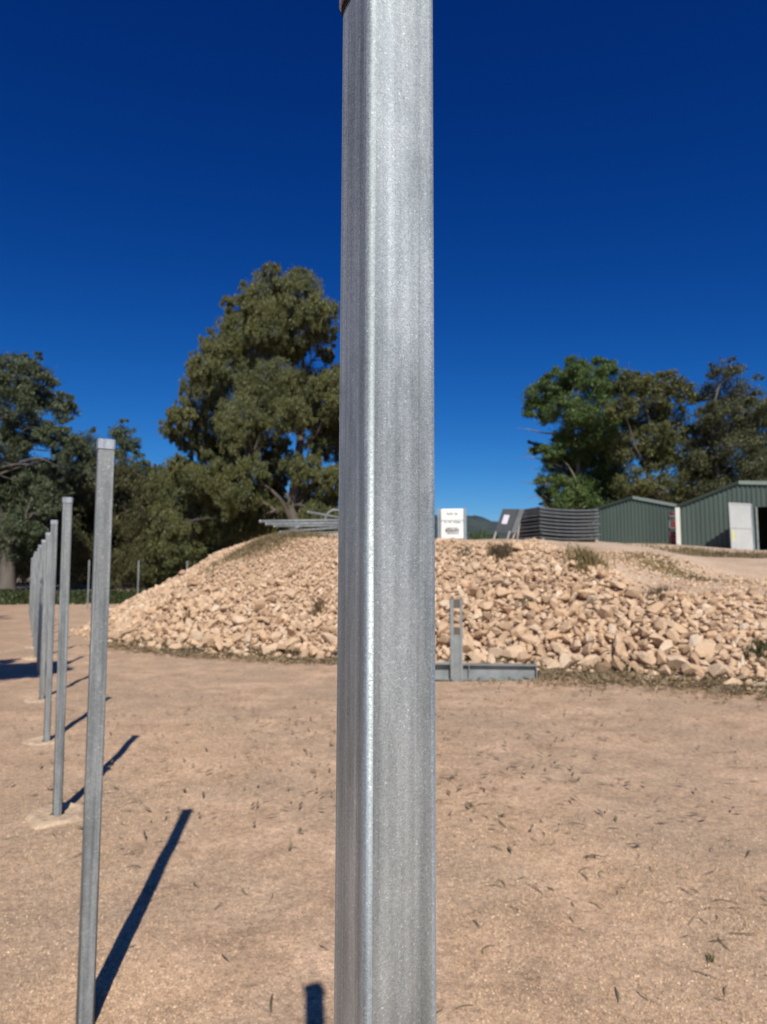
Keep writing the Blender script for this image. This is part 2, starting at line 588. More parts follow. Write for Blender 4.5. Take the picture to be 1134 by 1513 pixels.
def bank_z(x, y, sink=False):
    d = toe_dist(x, y)
    ph = pad_height(x, y)
    s = 0.63 * d + 0.22 * vnoise(np.asarray(x) * 0.8, np.asarray(y) * 0.8) * np.clip(d, 0, 1)
    k = 0.10
    hh = np.clip(0.5 + 0.5 * (ph - s) / k, 0, 1)
    z = ph * (1 - hh) + s * hh - k * hh * (1 - hh)
    z = z + 0.05 * vnoise(np.asarray(x) * 1.6, np.asarray(y) * 1.6) * np.clip(d, 0, 1)
    if sink:                                       # the bed lies a little below the stones it carries
        stony = np.clip((ph - z - 0.02) / 0.2, 0, 1) * np.clip(d / 0.3, 0, 1) * np.clip((5.6 - np.asarray(x)) / 1.0, 0, 1)
        z = z - (0.055 + 0.035 * np.clip((np.asarray(x) + 1) / 2, 0, 1)) * stony
    return np.where(d < 0, np.minimum(z, -0.06), z)


bxs = spaced([(-10, 8, .10), (8, 37, .35)])
bys = spaced([(5.5, 24, .10), (24, 59, .35)])
bank = link('embankment', grid_mesh('embankment', bxs, bys, lambda x, y: bank_z(x, y, True), M['pad'], lambda x, y: toe_dist(x, y) > -0.25))
tag(bank, 'raised pad of pale earth faced with loose limestone rocks', None, None, 'structure')


def hz(x, y):
    """surface height: bank where there is one, else ground"""
    d = float(toe_dist(np.array([x]), np.array([y]))[0])
    return float(bank_z(np.array([x]), np.array([y]))[0]) if d > 0 else float(ground_z(np.array([x]), np.array([y]))[0])


# ------------------------------------------------------------------ stones on the bank
def rock_shape(seed, npts=15):
    r = np.random.default_rng(seed)
    p = r.normal(size=(npts, 3))
    p /= np.linalg.norm(p, axis=1)[:, None]
    p *= (0.8 + 0.25 * r.random((npts, 1)))
    p *= np.array([1.0, 0.55 + 0.4 * r.random(), 0.45 + 0.35 * r.random()])
    bm = bmesh.new()
    for q in p:
        bm.verts.new(q)
    bmesh.ops.convex_hull(bm, input=bm.verts[:])
    for v in [v for v in bm.verts if not v.link_faces]:
        bm.verts.remove(v)
    bmesh.ops.triangulate(bm, faces=bm.faces[:])
    bm.verts.index_update()
    V = np.array([v.co[:] for v in bm.verts])
    Fc = np.array([[v.index for v in f.verts] for f in bm.faces])
    bm.free()
    return V, Fc


ROCKS = [rock_shape(100 + i, 15 + i % 8) for i in range(28)]
ROCK_ME = [np_mesh('stone', v, f, M['stone']) for v, f in ROCKS]


def rot_mats(n, r):
    t1, t2, az = r.normal(0.3, .5, n), r.normal(0, .5, n), r.uniform(-PI, PI, n)
    q = np.stack([np.cos(az / 2), np.sin(t1 / 2), np.sin(t2 / 2), np.sin(az / 2)], -1)
    q /= np.linalg.norm(q, axis=1)[:, None]
    a, b, c, d = q.T
    return np.stack([np.stack([1 - 2 * (c * c + d * d), 2 * (b * c - a * d), 2 * (b * d + a * c)], -1),
                     np.stack([2 * (b * c + a * d), 1 - 2 * (b * b + d * d), 2 * (c * d - a * b)], -1),
                     np.stack([2 * (b * d - a * c), 2 * (c * d + a * b), 1 - 2 * (b * b + c * c)], -1)], 1)


def scatter_join(name, pos, size, mat, r, shapes=ROCKS, parent=None, flat=1.0):
    n = len(pos)
    Rm = rot_mats(n, r)
    vs, fs, off = [], [], 0
    which = r.integers(0, len(shapes), n)
    for k, (v, f) in enumerate(shapes):
        s = np.where(which == k)[0]
        if not len(s):
            continue
        P = np.einsum('nij,vj->nvi', Rm[s], v) * size[s][:, None, None]
        P[:, :, 2] *= flat
        P += pos[s][:, None, :]
        vs.append(P.reshape(-1, 3))
        fs.append((f[None, :, :] + (np.arange(len(s)) * len(v))[:, None, None] + off).reshape(-1, 3))
        off += len(s) * len(v)
    return link(name, np_mesh(name, np.concatenate(vs), np.concatenate(fs), mat), parent)


def project(P):
    d = P - np.array([0, 0, EYE])
    zc = d[:, 1] * math.cos(PITCH) + d[:, 2] * math.sin(PITCH)
    u = -d[:, 1] * math.sin(PITCH) + d[:, 2] * math.cos(PITCH)
    return 567 + F_PX * d[:, 0] / zc, 756.5 - F_PX * u / zc, zc


rs = np.random.default_rng(5)
cand = 170000
cx = rs.uniform(-9.0, 13.5, cand)
cy = rs.uniform(6.5, 26, cand)
dd = toe_dist(cx, cy)
zz = bank_z(cx, cy)
ph = pad_height(cx, cy)
face = (dd > -0.10) & (zz < ph - 0.02 + 0.10 * vnoise(cx * 1.3, cy * 1.3))
face &= ~((cx > 4.6) & (dd > 1.9 + 0.5 * vnoise(cx * 2, cy * 2)))
cx, cy, dd, zz = cx[face], cy[face], dd[face], zz[face]
coarse = np.clip(0.55 + 0.5 * np.sin((cx - 0.8) * 0.55) + 0.9 * vnoise(cx * 0.5 + 3, cy * 0.7), 0.05, 1.3)   # coarser right of centre
low = np.clip(1.25 - dd / 4.0, 0.45, 1.2)
sz = np.exp(rs.normal(-2.85, 0.50, len(cx))) * (0.72 + 0.50 * coarse) * low
sz = np.clip(sz * 0.9, 0.028, 0.185)
sz = np.where(cx > 5.0, np.minimum(sz, 0.10), sz)
sz = np.where(cx < -2.0, sz * np.clip(1 + (cx + 2.0) * 0.06, .68, 1), sz)
order = np.argsort(-sz)
cell = {}
keep = []
for i in order:                                     # dart throwing, biggest first
    s = sz[i]
    gxk, gyk = int(cx[i] // 0.35), int(cy[i] // 0.35)
    ok = True
    for a in range(gxk - 1, gxk + 2):
        for b in range(gyk - 1, gyk + 2):
            for j in cell.get((a, b), ()):
                if (cx[i] - cx[j]) ** 2 + ((cy[i] - cy[j]) * 1.15) ** 2 < (0.56 * (s + sz[j])) ** 2:
                    ok = False
                    break
            if not ok:
                break
        if not ok:
            break
    if ok:
        cell.setdefault((gxk, gyk), []).append(i)
        keep.append(i)
keep = np.array(keep)
cx, cy, zz, sz = cx[keep], cy[keep], zz[keep], sz[keep]
P = np.stack([cx, cy, zz + sz * 0.32], -1)
u, v, dz = project(P)
show = sz / dz * ((u > 5) & (u < 1129) & (v > 770) & ((u < 492) | (u > 648)))
top = np.argsort(-show)[:300]
for i in top:
    o = link('stone', ROCK_ME[rs.integers(0, len(ROCK_ME))], bank)
    o.location = P[i]
    o.rotation_euler = (rs.normal(0.35, .45), rs.normal(0, .45), rs.uniform(-PI, PI))
    o.scale = (sz[i] * rs.uniform(.95, 1.3), sz[i] * rs.uniform(.8, 1.1), sz[i] * rs.uniform(.8, 1.1))
rest = np.ones(len(P), bool)
rest[top] = False
tag(scatter_join('stone_rubble', P[rest], sz[rest] * 1.12, M['stone'], rs, parent=bank), kind='stuff')
# fine chips between the stones and sprinkled on the shoulder of the pad
n = 26000
px_ = rs.uniform(-9, 13, n)
py_ = rs.uniform(6.5, 24, n)
d_ = toe_dist(px_, py_)
k_ = (d_ > -0.35) & (d_ < 5.5)
px_, py_ = px_[k_], py_[k_]
z_ = np.where(toe_dist(px_, py_) > 0, bank_z(px_, py_), ground_z(px_, py_))
tag(scatter_join('stone_chips', np.stack([px_, py_, z_ + 0.01], -1), rs.uniform(.015, .06, len(px_)), M['stone'], rs, parent=bank), kind='stuff')

# ------------------------------------------------------------------ far hill
def hill():
    xs = np.linspace(-260, 420, 90)
    ys = np.linspace(420, 900, 30)
    def zf(x, y):
        ridge = 47 + 7 * np.sin(x * 0.021 + 1.2) + 9 * vnoise(x * 0.02, y * 0.01) + 5 * vnoise(x * 0.07, y * 0.05)
        return ridge * np.exp(-((y - 640) / 130.0) ** 2) * np.clip(1.15 - ((x - 90) / 330.0) ** 2, 0, 1.1) - 1
    return grid_mesh('hill', xs, ys, zf, M['hill'])


M['hill'] = simple('wooded_hill', (0.034, 0.048, 0.042), 0.9, 0, 0.5, 0.06, None, 0.6)
tag(link('hill', hill()), 'dark wooded hill on the horizon', None, None, 'structure')


# ------------------------------------------------------------------ fence posts
def post_shaft(half, rad, zt, zb=-0.05):
    ring = []
    for qx, qy, a0 in ((1, 1, 0), (-1, 1, 90), (-1, -1, 180), (1, -1, 270)):
        for k in range(6):
            a = R(a0 + k * 18)
            ring.append((qx * (half - rad) + rad * math.cos(a), qy * (half - rad) + rad * math.sin(a)))
    return ring


def prism(ring, z0, z1, cap=True):
    n_ = len(ring)
    V = [(x, y, z0) for x, y in ring] + [(x, y, z1) for x, y in ring]
    bm = bmesh.new()
    vs = [bm.verts.new(p) for p in V]
    for i in range(n_):
        f = bm.faces.new((vs[i], vs[(i + 1) % n_], vs[n_ + (i + 1) % n_], vs[n_ + i]))
        f.smooth = (Vector(V[i]) - Vector(V[(i + 1) % n_])).length < 0.01
    if cap:
        bm.faces.new(vs[n_:])
        bm.faces.new(vs[:n_][::-1])
    return bm


HALF, RAD, PH = 0.029, 0.006, 2.1


def make_post(h, mat, HALF=0.029):
    bm = prism(post_shaft(HALF, RAD, h), -0.06, h - 0.012)
    bmesh.ops.recalc_face_normals(bm, faces=bm.faces[:])
    sh = bpy.data.meshes.new('shaft')
    bm.to_mesh(sh)
    bm.free()
    sh.materials.append(mat)
    # slip-on cap: a skirt around the tube and a slightly domed lid
    bm = bmesh.new()
    out = post_shaft(HALF + 0.0032, RAD + 0.002, h)
    inn = post_shaft(HALF + 0.0006, RAD, h)
    n_ = len(out)
    lay = [[bm.verts.new((x, y, z)) for x, y in rg] for rg, z in
           ((inn, h - 0.012), (inn, h - 0.038), (out, h - 0.038), (out, h - 0.002), (post_shaft(HALF + 0.001, RAD, h), h), (post_shaft(HALF * .6, RAD, h), h + 0.002))]
    for a, b in zip(lay[:-1], lay[1:]):
        for i in range(n_):
            bm.faces.new((a[i], a[(i + 1) % n_], b[(i + 1) % n_], b[i]))
    bm.faces.new(lay[-1])
    cp = bm_mesh('cap', bm, M['galv_cap'])
    return sh, cp


def footing_mesh():
    r_ = np.random.default_rng(3)
    rings, segs = 7, 22
    V, Fq = [], []
    for i in range(rings):
        t = i / (rings - 1)
        for j in range(segs):
            a = 2 * PI * j / segs
            rad = 0.045 + t * (0.17 + 0.025 * math.sin(2 * a + 1) + 0.02 * math.sin(5 * a))
            z = 0.004 + 0.016 * math.exp(-((t - 0.72) / 0.16) ** 2) - 0.035 * max(0, t - 0.8) / 0.2 + r_.normal() * 0.002
            V.append((rad * math.cos(a), rad * math.sin(a), z))
    for i in range(rings - 1):
        for j in range(segs):
            Fq.append((i * segs + j, i * segs + (j + 1) % segs, (i + 1) * segs + (j + 1) % segs, (i + 1) * segs + j))
    return np_mesh('footing', V, Fq, M['concrete'], True)


ROW = R(27.6)
foot_me = footing_mesh()
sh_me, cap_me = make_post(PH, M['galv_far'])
sh0, cap0 = make_post(2.131, M['galv'], 0.0304)
ORD = ['first', 'second', 'third', 'fourth', 'fifth', 'sixth', 'seventh', 'eighth', 'ninth', 'tenth', 'eleventh', 'twelfth', 'thirteenth']
G_ROW = 'galvanised fence posts in a receding row'
t = thing('fence_post', (-0.0035, 0.540, 0), 'big galvanised square steel post sharp in the foreground, its cap cut by the frame', 'fence post', G_ROW, R(26.0))
t.rotation_euler = (0, 0.0035, R(26.0))
link('shaft', sh0, t)
link('cap', cap0, t)
bm = prism(post_shaft(0.0304 + 0.0012, RAD, 1), 2.131 - 0.0445, 2.131 - 0.0375)  # added dark strip standing in for the shaded gap below the cap skirt
link('cap_shade_strip', bm_mesh('cap_shade_strip', bm, M['shade_black']), t)
link('footing', foot_me, t)
for k in range(13):
    x, y = -1.063 - 2.2838 * math.sin(0.487) * k, 2.557 + 2.2838 * math.cos(0.487) * k
    lab = ('tall blurred galvanised post with pale cap, nearest behind the sharp foreground post' if k == 0 else
           '%s galvanised post with pale cap in the row behind the sharp foreground post' % ORD[k])
    t = thing('fence_post', (x, y, 0), lab, 'fence post', G_ROW, 0.487 + random.uniform(-.03, .03))
    if k:
        t.rotation_euler = (random.uniform(-.009, .009), random.uniform(-.009, .009), t.rotation_euler[2])
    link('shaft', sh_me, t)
    link('cap', cap_me, t)
    if 0 < k < 7:
        f = link('footing', foot_me, t)
        f.rotation_euler = (0, 0, k * 1.3)
        f.location = (0, 0, float(ground_z(np.array([x]), np.array([y]))[0]) + 0.008)
for i, (x, y, lab) in enumerate([(-12.85, 29.6, 'thin far post on the pale gravel edge beyond the row, leftmost of three'),
                                 (-11.05, 30.6, 'thin far post among the trees, just right of the nearest blurred post'),
                                 (-9.15, 31.6, 'thin far post half hidden at the foot of the stone bank'),]):
    t = thing('fence_post', (x, y, 0), lab, 'fence post', 'far fence posts across the end of the row', 0.48)
    link('shaft', sh_me, t)
    link('cap', cap_me, t)


# ------------------------------------------------------------------ trees
def tube_path(pts, rads, seg=7):
    pts = [Vector(p) for p in pts]
    V, Fq = [], []
    up = Vector((0.3, 0.9, 0.1))
    for i, p in enumerate(pts):
        d = (pts[min(i + 1, len(pts) - 1)] - pts[max(i - 1, 0)]).normalized()
        a = d.cross(up).normalized()
        b = d.cross(a).normalized()
        for j in range(seg):
            an = 2 * PI * j / seg
            q = p + (a * math.cos(an) + b * math.sin(an)) * rads[i]
            V.append(q[:])
    for i in range(len(pts) - 1):
        for j in range(seg):
            Fq.append((i * seg + j, i * seg + (j + 1) % seg, (i + 1) * seg + (j + 1) % seg, (i + 1) * seg + j))
    return np.array(V), np.array(Fq)


def bent(p, q, r_, n_=6, wob=0.06, sag=0.0):
    p, q = np.array(p, float), np.array(q, float)
    L = np.linalg.norm(q - p)
    out = []
    o1, o2 = r_.normal(size=3) * wob * L, r_.normal(size=3) * wob * L
    for i in range(n_ + 1):
        s = i / n_
        out.append(p + (q - p) * s + o1 * math.sin(PI * s) + o2 * math.sin(2 * PI * s) * .5 + np.array([0, 0, sag * L * math.sin(PI * s)]))
    return out


def leaf_cloud(clumps, r_, per, leaf, droop=0.5, sub=26, airy=1.0):
    """clumps: (x,y,z,r). Hanging leaf sprays gathered on twigs through each clump."""
    Vs = []
    for x, y, z, rad in clumps:
        k = max(5, int(sub * min(2.2, (rad / 1.3) ** 1.6) ))
        d = r_.normal(size=(k, 3))
        d /= np.linalg.norm(d, axis=1)[:, None]
        rr = rad * (0.35 + 0.65 * r_.random((k, 1)) ** 0.6)
        tw = np.array([x, y, z]) + d * rr * np.array([1.05, 1.05, 0.82])
        m_ = max(4, int(per * min(2.4, (rad / 1.3) ** 1.6) / k))
        sr = rad * 0.20 * airy
        off = r_.normal(size=(k, m_, 3)) * sr * max(0.55, 1.0 - 0.35 * droop)
        hang = r_.uniform(0.6, 2.6, (k, 1)) * droop
        off[:, :, 2] = off[:, :, 2] * 0.6 - hang * r_.random((k, m_)) ** 0.8 * sr * 1.3
        Pn = (tw[:, None, :] + off).reshape(-1, 3)
        n_ = len(Pn)
        ax = r_.normal(size=(n_, 3)) * 0.55
        ax[:, 2] -= droop * 1.2
        ax /= np.linalg.norm(ax, axis=1)[:, None]
        sd_ = np.cross(ax, r_.normal(size=(n_, 3)))
        sd_ /= np.linalg.norm(sd_, axis=1)[:, None] + 1e-9
        L = leaf * (0.6 + 0.8 * r_.random((n_, 1)))
        W_ = L * (0.30 if droop < 1 else 0.24)
        q = np.stack([Pn - ax * L * .5, Pn + sd_ * W_ * .5, Pn + ax * L * .5, Pn - sd_ * W_ * .5], 1)
        Vs.append(q.reshape(-1, 3))
    V = np.concatenate(Vs)
    Fq = np.arange(len(V)).reshape(-1, 4)
    return V, Fq


def make_tree(base, fork_h, clumps, label, leafmat, barkmat, trunk_r, per=700, leaf=0.30, seed=0, group=None, name='gum_tree',
              cat='tree', lean=(0, 0), limbs=8, droop=0.5, sub=26, airy=1.0, extra=()):
    """clumps are world (x,y,z,r)"""
    r_ = np.random.default_rng(seed + 900)
    bx, by, bz = base
    t = thing(name, base, label, cat, group)
    cl = np.array(clumps)
    topc = cl[np.argmax(cl[:, 2])]
    fork = np.array([bx + lean[0], by + lean[1], bz + fork_h])
    pts = bent((bx, by, bz - 0.2), fork, r_, 5, 0.03)
    top_pt = np.array([topc[0], topc[1], topc[2]])
    pts2 = bent(fork, top_pt, r_, 6, 0.05)
    allp = pts + pts2[1:]
    n1, n2 = len(pts), len(pts2) - 1
    rad = [trunk_r * (1.25 - 0.5 * i / n1) for i in range(n1)] + [trunk_r * 0.72 * (1 - 0.85 * (i + 1) / n2) for i in range(n2)]
    rad[0] *= 1.35
    V, Fq = tube_path(allp, rad, 9)
    link('trunk', np_mesh('trunk', V - np.array(base), Fq, barkmat, True), t)
    # limbs: to spread-out clumps, then finer branches to the rest
    pick = [int(r_.integers(len(cl)))]
    while len(pick) < min(limbs, len(cl)):
        dmin = np.min(np.linalg.norm(cl[:, None, :3] - cl[pick][None, :, :3], axis=2), axis=1)
        pick.append(int(np.argmax(dmin)))
    trunkp = np.array(allp)
    limbpts = []
    for i in pick:
        c = cl[i, :3]
        below = np.where((trunkp[:, 2] < c[2] - 0.9 * np.hypot(c[0] - trunkp[:, 0], c[1] - trunkp[:, 1]) + 0.2) & (trunkp[:, 2] > bz + fork_h * .55))[0]
        j = int(below[-1]) if len(below) else max(2, n1 - 2)
        s = trunkp[j]
        lp = bent(s, c, r_, 6, 0.06, 0.06)
        r0 = max(0.03, rad[j] * 0.38)
        V, Fq = tube_path(lp, [r0 * (1 - 0.13 * k) for k in range(7)], 7)
        link('limb', np_mesh('limb', V - np.array(base), Fq, barkmat, True), t)
        limbpts += lp[2:]
    limbpts = np.array(limbpts + pts2)
    Vs, Fs, off = [], [], 0
    for c in cl:
        j = np.argmin(np.linalg.norm(limbpts - c[:3], axis=1) + 3.0 * (limbpts[:, 2] > c[2] + .3))
        for k in range(3):
            e = c[:3] + r_.normal(size=3) * c[3] * 0.5
            V, Fq = tube_path(bent(limbpts[j], e, r_, 4, 0.08, 0.05), [trunk_r * .13, trunk_r * .1, trunk_r * .08, trunk_r * .06, trunk_r * .03], 5)
            Vs.append(V)
            Fs.append(Fq + off)
            off += len(V)
    for p, q in extra:                                # bare dead twigs sticking out
        V, Fq = tube_path(bent(p, q, r_, 5, 0.07, 0.03), [.10, .08, .065, .05, .03, .015], 5)
        Vs.append(V)
        Fs.append(Fq + off)
        off += len(V)
    o = link('branches', np_mesh('branches', np.concatenate(Vs) - np.array(base), np.concatenate(Fs), barkmat, True), t)
    o['kind'] = 'stuff'
    sat = []
    for c in cl:                                      # stray sprays reaching out of the clumps
        for _ in range(3):
            d = r_.normal(size=3) * np.array([1, 1, .8])
            d /= np.linalg.norm(d)
            sat.append((*(c[:3] + d * c[3] * r_.uniform(0.85, 1.15)), c[3] * r_.uniform(.22, .42)))
    cl = np.concatenate([cl * np.array([1, 1, 1, .93]), np.array(sat)])
    V, Fq = leaf_cloud(cl, r_, per, leaf, droop, sub, airy)
    link('crown', np_mesh('crown', V - np.array(base), Fq, leafmat), t)
    return t


def px_clumps(lst, Y, jit, seed, scale=1.15, zmin=None):
    r_ = np.random.default_rng(seed)
    out = []
    for px, py, rp in lst:
        y = Y + r_.uniform(-jit, jit)
        p = at(px, py, Y=y)
        out.append((p[0], p[1], p[2], rp * y / F_PX * scale))
    return out


BIG = [(395, 425, 34), (440, 428, 36), (470, 455, 28), (362, 452, 26), (400, 470, 38), (448, 485, 32), (345, 485, 28), (322, 510, 26), (372, 515, 30),
       (300, 540, 24), (292, 565, 22), (340, 555, 36), (400, 560, 40), (450, 560, 42), (490, 565, 28), (310, 605, 32), (268, 612, 20), (250, 630, 16),
       (360, 610, 40), (420, 605, 34), (470, 612, 36), (505, 600, 30), (285, 645, 24), (332, 662, 30), (385, 658, 30), (480, 650, 28), (268, 690, 20),
       (300, 700, 30), (350, 718, 34), (400, 735, 26), (470, 725, 30), (497, 700, 24), (440, 750, 28), (380, 760, 28), (325, 755, 32), (275, 750, 24),
       (540, 585, 34), (590, 600, 34), (560, 650, 36), (618, 632, 18), (632, 612, 9), (634, 650, 8), (600, 690, 30), (545, 700, 30), (550, 520, 20),
       (520, 545, 22), (415, 510, 24), (480, 520, 14), (255, 770, 24), (300, 772, 24), (345, 780, 22), (400, 765, 24), (470, 760, 26), (290, 725, 26), (330, 690, 26), (370, 685, 24), (405, 695, 22), (395, 720, 24), (370, 740, 26), (425, 680, 20), (455, 690, 24), (345, 640, 26), (300, 735, 26)]
Yb = 44
bp = at(452, 790, Y=Yb)
make_tree((bp[0], bp[1], 0.0), 7.5, px_clumps(BIG, Yb, 3.0, 1), 'tallest olive-green gum tree rising behind the stone bank, left of the big post',
          M['leaf_big'], M['bark_grey'], 0.42, per=8200, leaf=0.19, seed=1, lean=(-0.7, 0), limbs=12, droop=1.35, sub=70, airy=0.80)

LEFT = [(15, 545, 30), (48, 555, 26), (62, 585, 22), (20, 592, 34), (92, 600, 20), (40, 635, 32), (106, 645, 18), (76, 640, 20), (5, 655, 34),
        (20, 725, 36), (-10, 780, 40), (40, 770, 30), (55, 700, 24), (-45, 560, 40), (-70, 650, 60), (-60, 740, 50), (0, 700, 30), (25, 810, 26), (70, 735, 26)]
Yl = 54
bp = at(8, 872, Y=Yl)
make_tree((bp[0], bp[1], 0), 5.0, px_clumps(LEFT, Yl, 3, 2), 'dark gum tree cut by the left frame edge, bare pale limb reaching right',
          M['leaf_blue'], M['bark_grey'], 0.55, per=3000, leaf=0.25, seed=2, limbs=8, droop=0.6,
          extra=[(at(-10, 705, Y=Yl - 3), at(75, 675, Y=Yl - 4)), (at(5, 690, Y=Yl - 3), at(60, 690, Y=Yl - 4)), (at(30, 683, Y=Yl - 3), at(88, 690, Y=Yl - 4))])
bp = at(110, 868, Y=66)
make_tree((bp[0], bp[1], 0), 6.0, px_clumps([(130, 655, 22), (112, 668, 22), (150, 672, 20), (95, 695, 28), (135, 700, 28), (80, 740, 30), (120, 745, 32), (100, 790, 30), (150, 780, 26)], 66, 3, 3),
          'pale thin-crowned tree left of the nearest blurred post top', M['leaf_blue'], M['bark'], 0.35, per=1600, leaf=0.26, seed=3, airy=1.3)
bp = at(196, 868, Y=70)
make_tree((bp[0], bp[1], 0), 7.0, px_clumps([(183, 640, 18), (192, 655, 16), (178, 662, 14), (196, 690, 20), (170, 712, 22), (205, 730, 24), (175, 760, 26), (215, 770, 22)], 70, 2.5, 4),
          'small round-topped tree showing just right of the nearest post top', M['leaf_blue'], M['bark'], 0.3, per=1600, leaf=0.26, seed=4)
UND = [(60, 60, 'leaf_dark', 'dark olive tree low behind the row of posts, leftmost of the understorey'),
       (108, 72, 'leaf_dark', 'dark olive tree low between the second and nearest posts'),
       (165, 64, 'leaf_dark', 'slim pale-stemmed dark tree just right of the nearest post'),
       (222, 70, 'leaf_dark', 'slim pale-stemmed olive tree beside the gap of sky'),
       (270, 62, 'leaf_big', 'low olive tree under the left skirt of the tallest gum'),
       (322, 58, 'leaf_big', 'bushy low tree right above the left slope of the stone bank'),
       (20, 74, 'leaf_dark', 'dark low tree by the left frame edge behind the grass strip')]
for i, (px, Y, lm, lab) in enumerate(UND):
    r_ = random.Random(i + 40)
    cl = []
    for k in range(13):
        cl.append((px + r_.uniform(-38, 38), 700 + (k * 11) % 135 + r_.uniform(-12, 12), r_.uniform(20, 33)))
    cl += [(px + r_.uniform(-12, 12), 695 + r_.uniform(-8, 18), 20)]
    bp = at(px, 866, Y=Y)
    make_tree((bp[0], bp[1], 0), 3.6, px_clumps(cl, Y, 3, 60 + i), lab, M[lm], M['bark'] if i in (2, 3) else M['bark_grey'], 0.2, per=1700, leaf=0.27, droop=1.1, seed=20 + i,
              group='understorey trees behind the posts', limbs=5, lean=(r_.uniform(-.6, .6), 0))
# a far belt of scrub closing the view under the crowns
r_ = np.random.default_rng(77)
bel = []
for k in range(150):
    px = r_.uniform(-260, 470)
    Y = r_.uniform(84, 100)
    p = at(px, 845, Y=Y)
    bel.append((p[0], Y, r_.uniform(0.8, 9.5), r_.uniform(1.6, 2.6)))
for k in range(90):
    px = r_.uniform(850, 1420)
    Y = r_.uniform(74, 88)
    p = at(px, 845, Y=Y)
    bel.append((p[0], Y, r_.uniform(2.0, 11.5), r_.uniform(1.6, 2.6)))
V, Fq = leaf_cloud(bel, r_, 420, 0.6, 0.4, 14, 1.5)
tag(link('far_scrub', np_mesh('far_scrub', V, Fq, M['leaf_dark'])), 'dark scrub closing the view beneath the tree crowns on both sides', 'scrub', None, 'stuff')

R1 = [(800, 580, 22), (790, 603, 18), (826, 566, 22), (850, 548, 22), (872, 556, 24), (896, 545, 18), (906, 565, 26), (840, 603, 30), (880, 603, 34), (792, 660, 11),
      (806, 612, 16), (815, 668, 18), (862, 642, 34), (902, 642, 34), (838, 692, 28), (880, 692, 32), (815, 712, 20), (860, 722, 26), (902, 706, 28), (846, 735, 20), (815, 738, 14), (870, 745, 22), (900, 735, 24), (830, 745, 14), (850, 665, 28), (885, 665, 26)]
bp = at(868, 760, Y=62)
make_tree((bp[0], bp[1], 1.5), 6, px_clumps(R1, 62, 3.5, 5), 'broad green gum tree with twiggy left side behind the mesh stack', M['leaf_green'], M['bark'], 0.4, per=3200, leaf=0.25, seed=5,
          limbs=10, droop=0.35, extra=[(at(830, 690, Y=61), at(766, 676, Y=60)), (at(825, 720, Y=61), at(770, 712, Y=60)), (at(820, 640, Y=61), at(764, 632, Y=60)),
                                       (at(830, 745, Y=61), at(778, 738, Y=60)), (at(842, 752, Y=61), at(790, 702, Y=60))])
R2 = [(938, 565, 24), (962, 578, 24), (988, 566, 20), (1010, 582, 22), (950, 612, 30), (990, 622, 30), (928, 660, 30), (968, 672, 28), (1008, 672, 30), (940, 712, 26), (1000, 715, 26), (1030, 640, 22), (918, 600, 20), (930, 740, 24), (960, 735, 22), (1005, 745, 24), (1030, 690, 24), (975, 645, 26), (1030, 730, 24)]
bp = at(972, 760, Y=58)
make_tree((bp[0], bp[1], 1.5), 6.5, px_clumps(R2, 59, 3, 6), 'olive gum tree with pale trunk standing behind the smaller green shed', M['leaf_big'], M['bark'], 0.42, per=2600, leaf=0.25, seed=6, limbs=8, lean=(0.3, 0))
R3 = [(1075, 550, 20), (1062, 580, 24), (1095, 580, 24), (1112, 605, 22), (1070, 620, 30), (1050, 660, 30), (1100, 660, 32), (1080, 700, 32), (1040, 705, 26), (1085, 635, 26), (1050, 610, 18), (1060, 725, 26), (1100, 720, 26), (1035, 680, 22), (1115, 690, 24)]
bp = at(1072, 760, Y=54)
make_tree((bp[0], bp[1], 1.6), 5.5, px_clumps(R3, 55, 3, 7), 'brownish thin-topped tree behind the left slope of the larger green shed', M['leaf_brown'], M['bark_grey'], 0.35, per=2400, leaf=0.22, seed=7, limbs=8, droop=0.2, airy=1.25)
R4 = [(1135, 605, 22), (1142, 640, 36), (1130, 690, 32), (1165, 600, 40), (1180, 680, 46), (1150, 720, 30), (1210, 640, 40)]
bp = at(1165, 760, Y=52)
make_tree((bp[0], bp[1], 1.6), 5.5, px_clumps(R4, 52, 3, 8), 'brown-green tree cut by the right frame edge above the larger shed', M['leaf_brown'], M['bark_grey'], 0.4, per=2400, leaf=0.24, seed=8, limbs=6)
# shade trees standing off to the left, whose shadows cross the gravel
make_tree((-8.2, 4.6, 0), 3.2, [(-5.6, 5.6, 5.2, 0.8), (-5.0, 5.3, 5.4, 0.55), (-5.3, 6.0, 5.3, 0.5), (-6.6, 5.4, 5.6, 0.9), (-6.4, 6.2, 5.0, 0.7), (-8.2, 5.0, 6.4, 1.2), (-9.2, 4.0, 5.6, 1.0)], 'small shade gum standing left of the post row',
          M['leaf_green'], M['bark'], 0.12, per=8000, leaf=0.16, seed=9, limbs=4, sub=120)
make_tree((-16.5, 14.0, 0), 3.5, [(-12.9, 15.8, 7.6, .9), (-14.0, 15.6, 7.4, 1.0), (-15.4, 15.0, 7.8, 1.3), (-16.5, 14, 8.6, 1.5), (-17.6, 13.2, 7.4, 1.3)], 'larger shade gum far left of the post row',
          M['leaf_green'], M['bark'], 0.2, per=2000, leaf=0.2, seed=10, limbs=4)

# bush on the back of the pad, below the hill
bc = px_clumps([(700, 793, 6), (716, 790, 7), (730, 793, 6), (690, 797, 5), (708, 797, 6), (742, 798, 5)], 33, 1, 9)
bp = at(712, 800, Y=33)
make_tree((bp[0], bp[1], bp[2] - 0.6), 0.5, bc, 'low olive-green bush between the white container and the dark board', M['leaf_green'], M['bark_grey'], 0.05, per=9000, leaf=0.10, seed=11, name='bush', cat='bush', limbs=4)


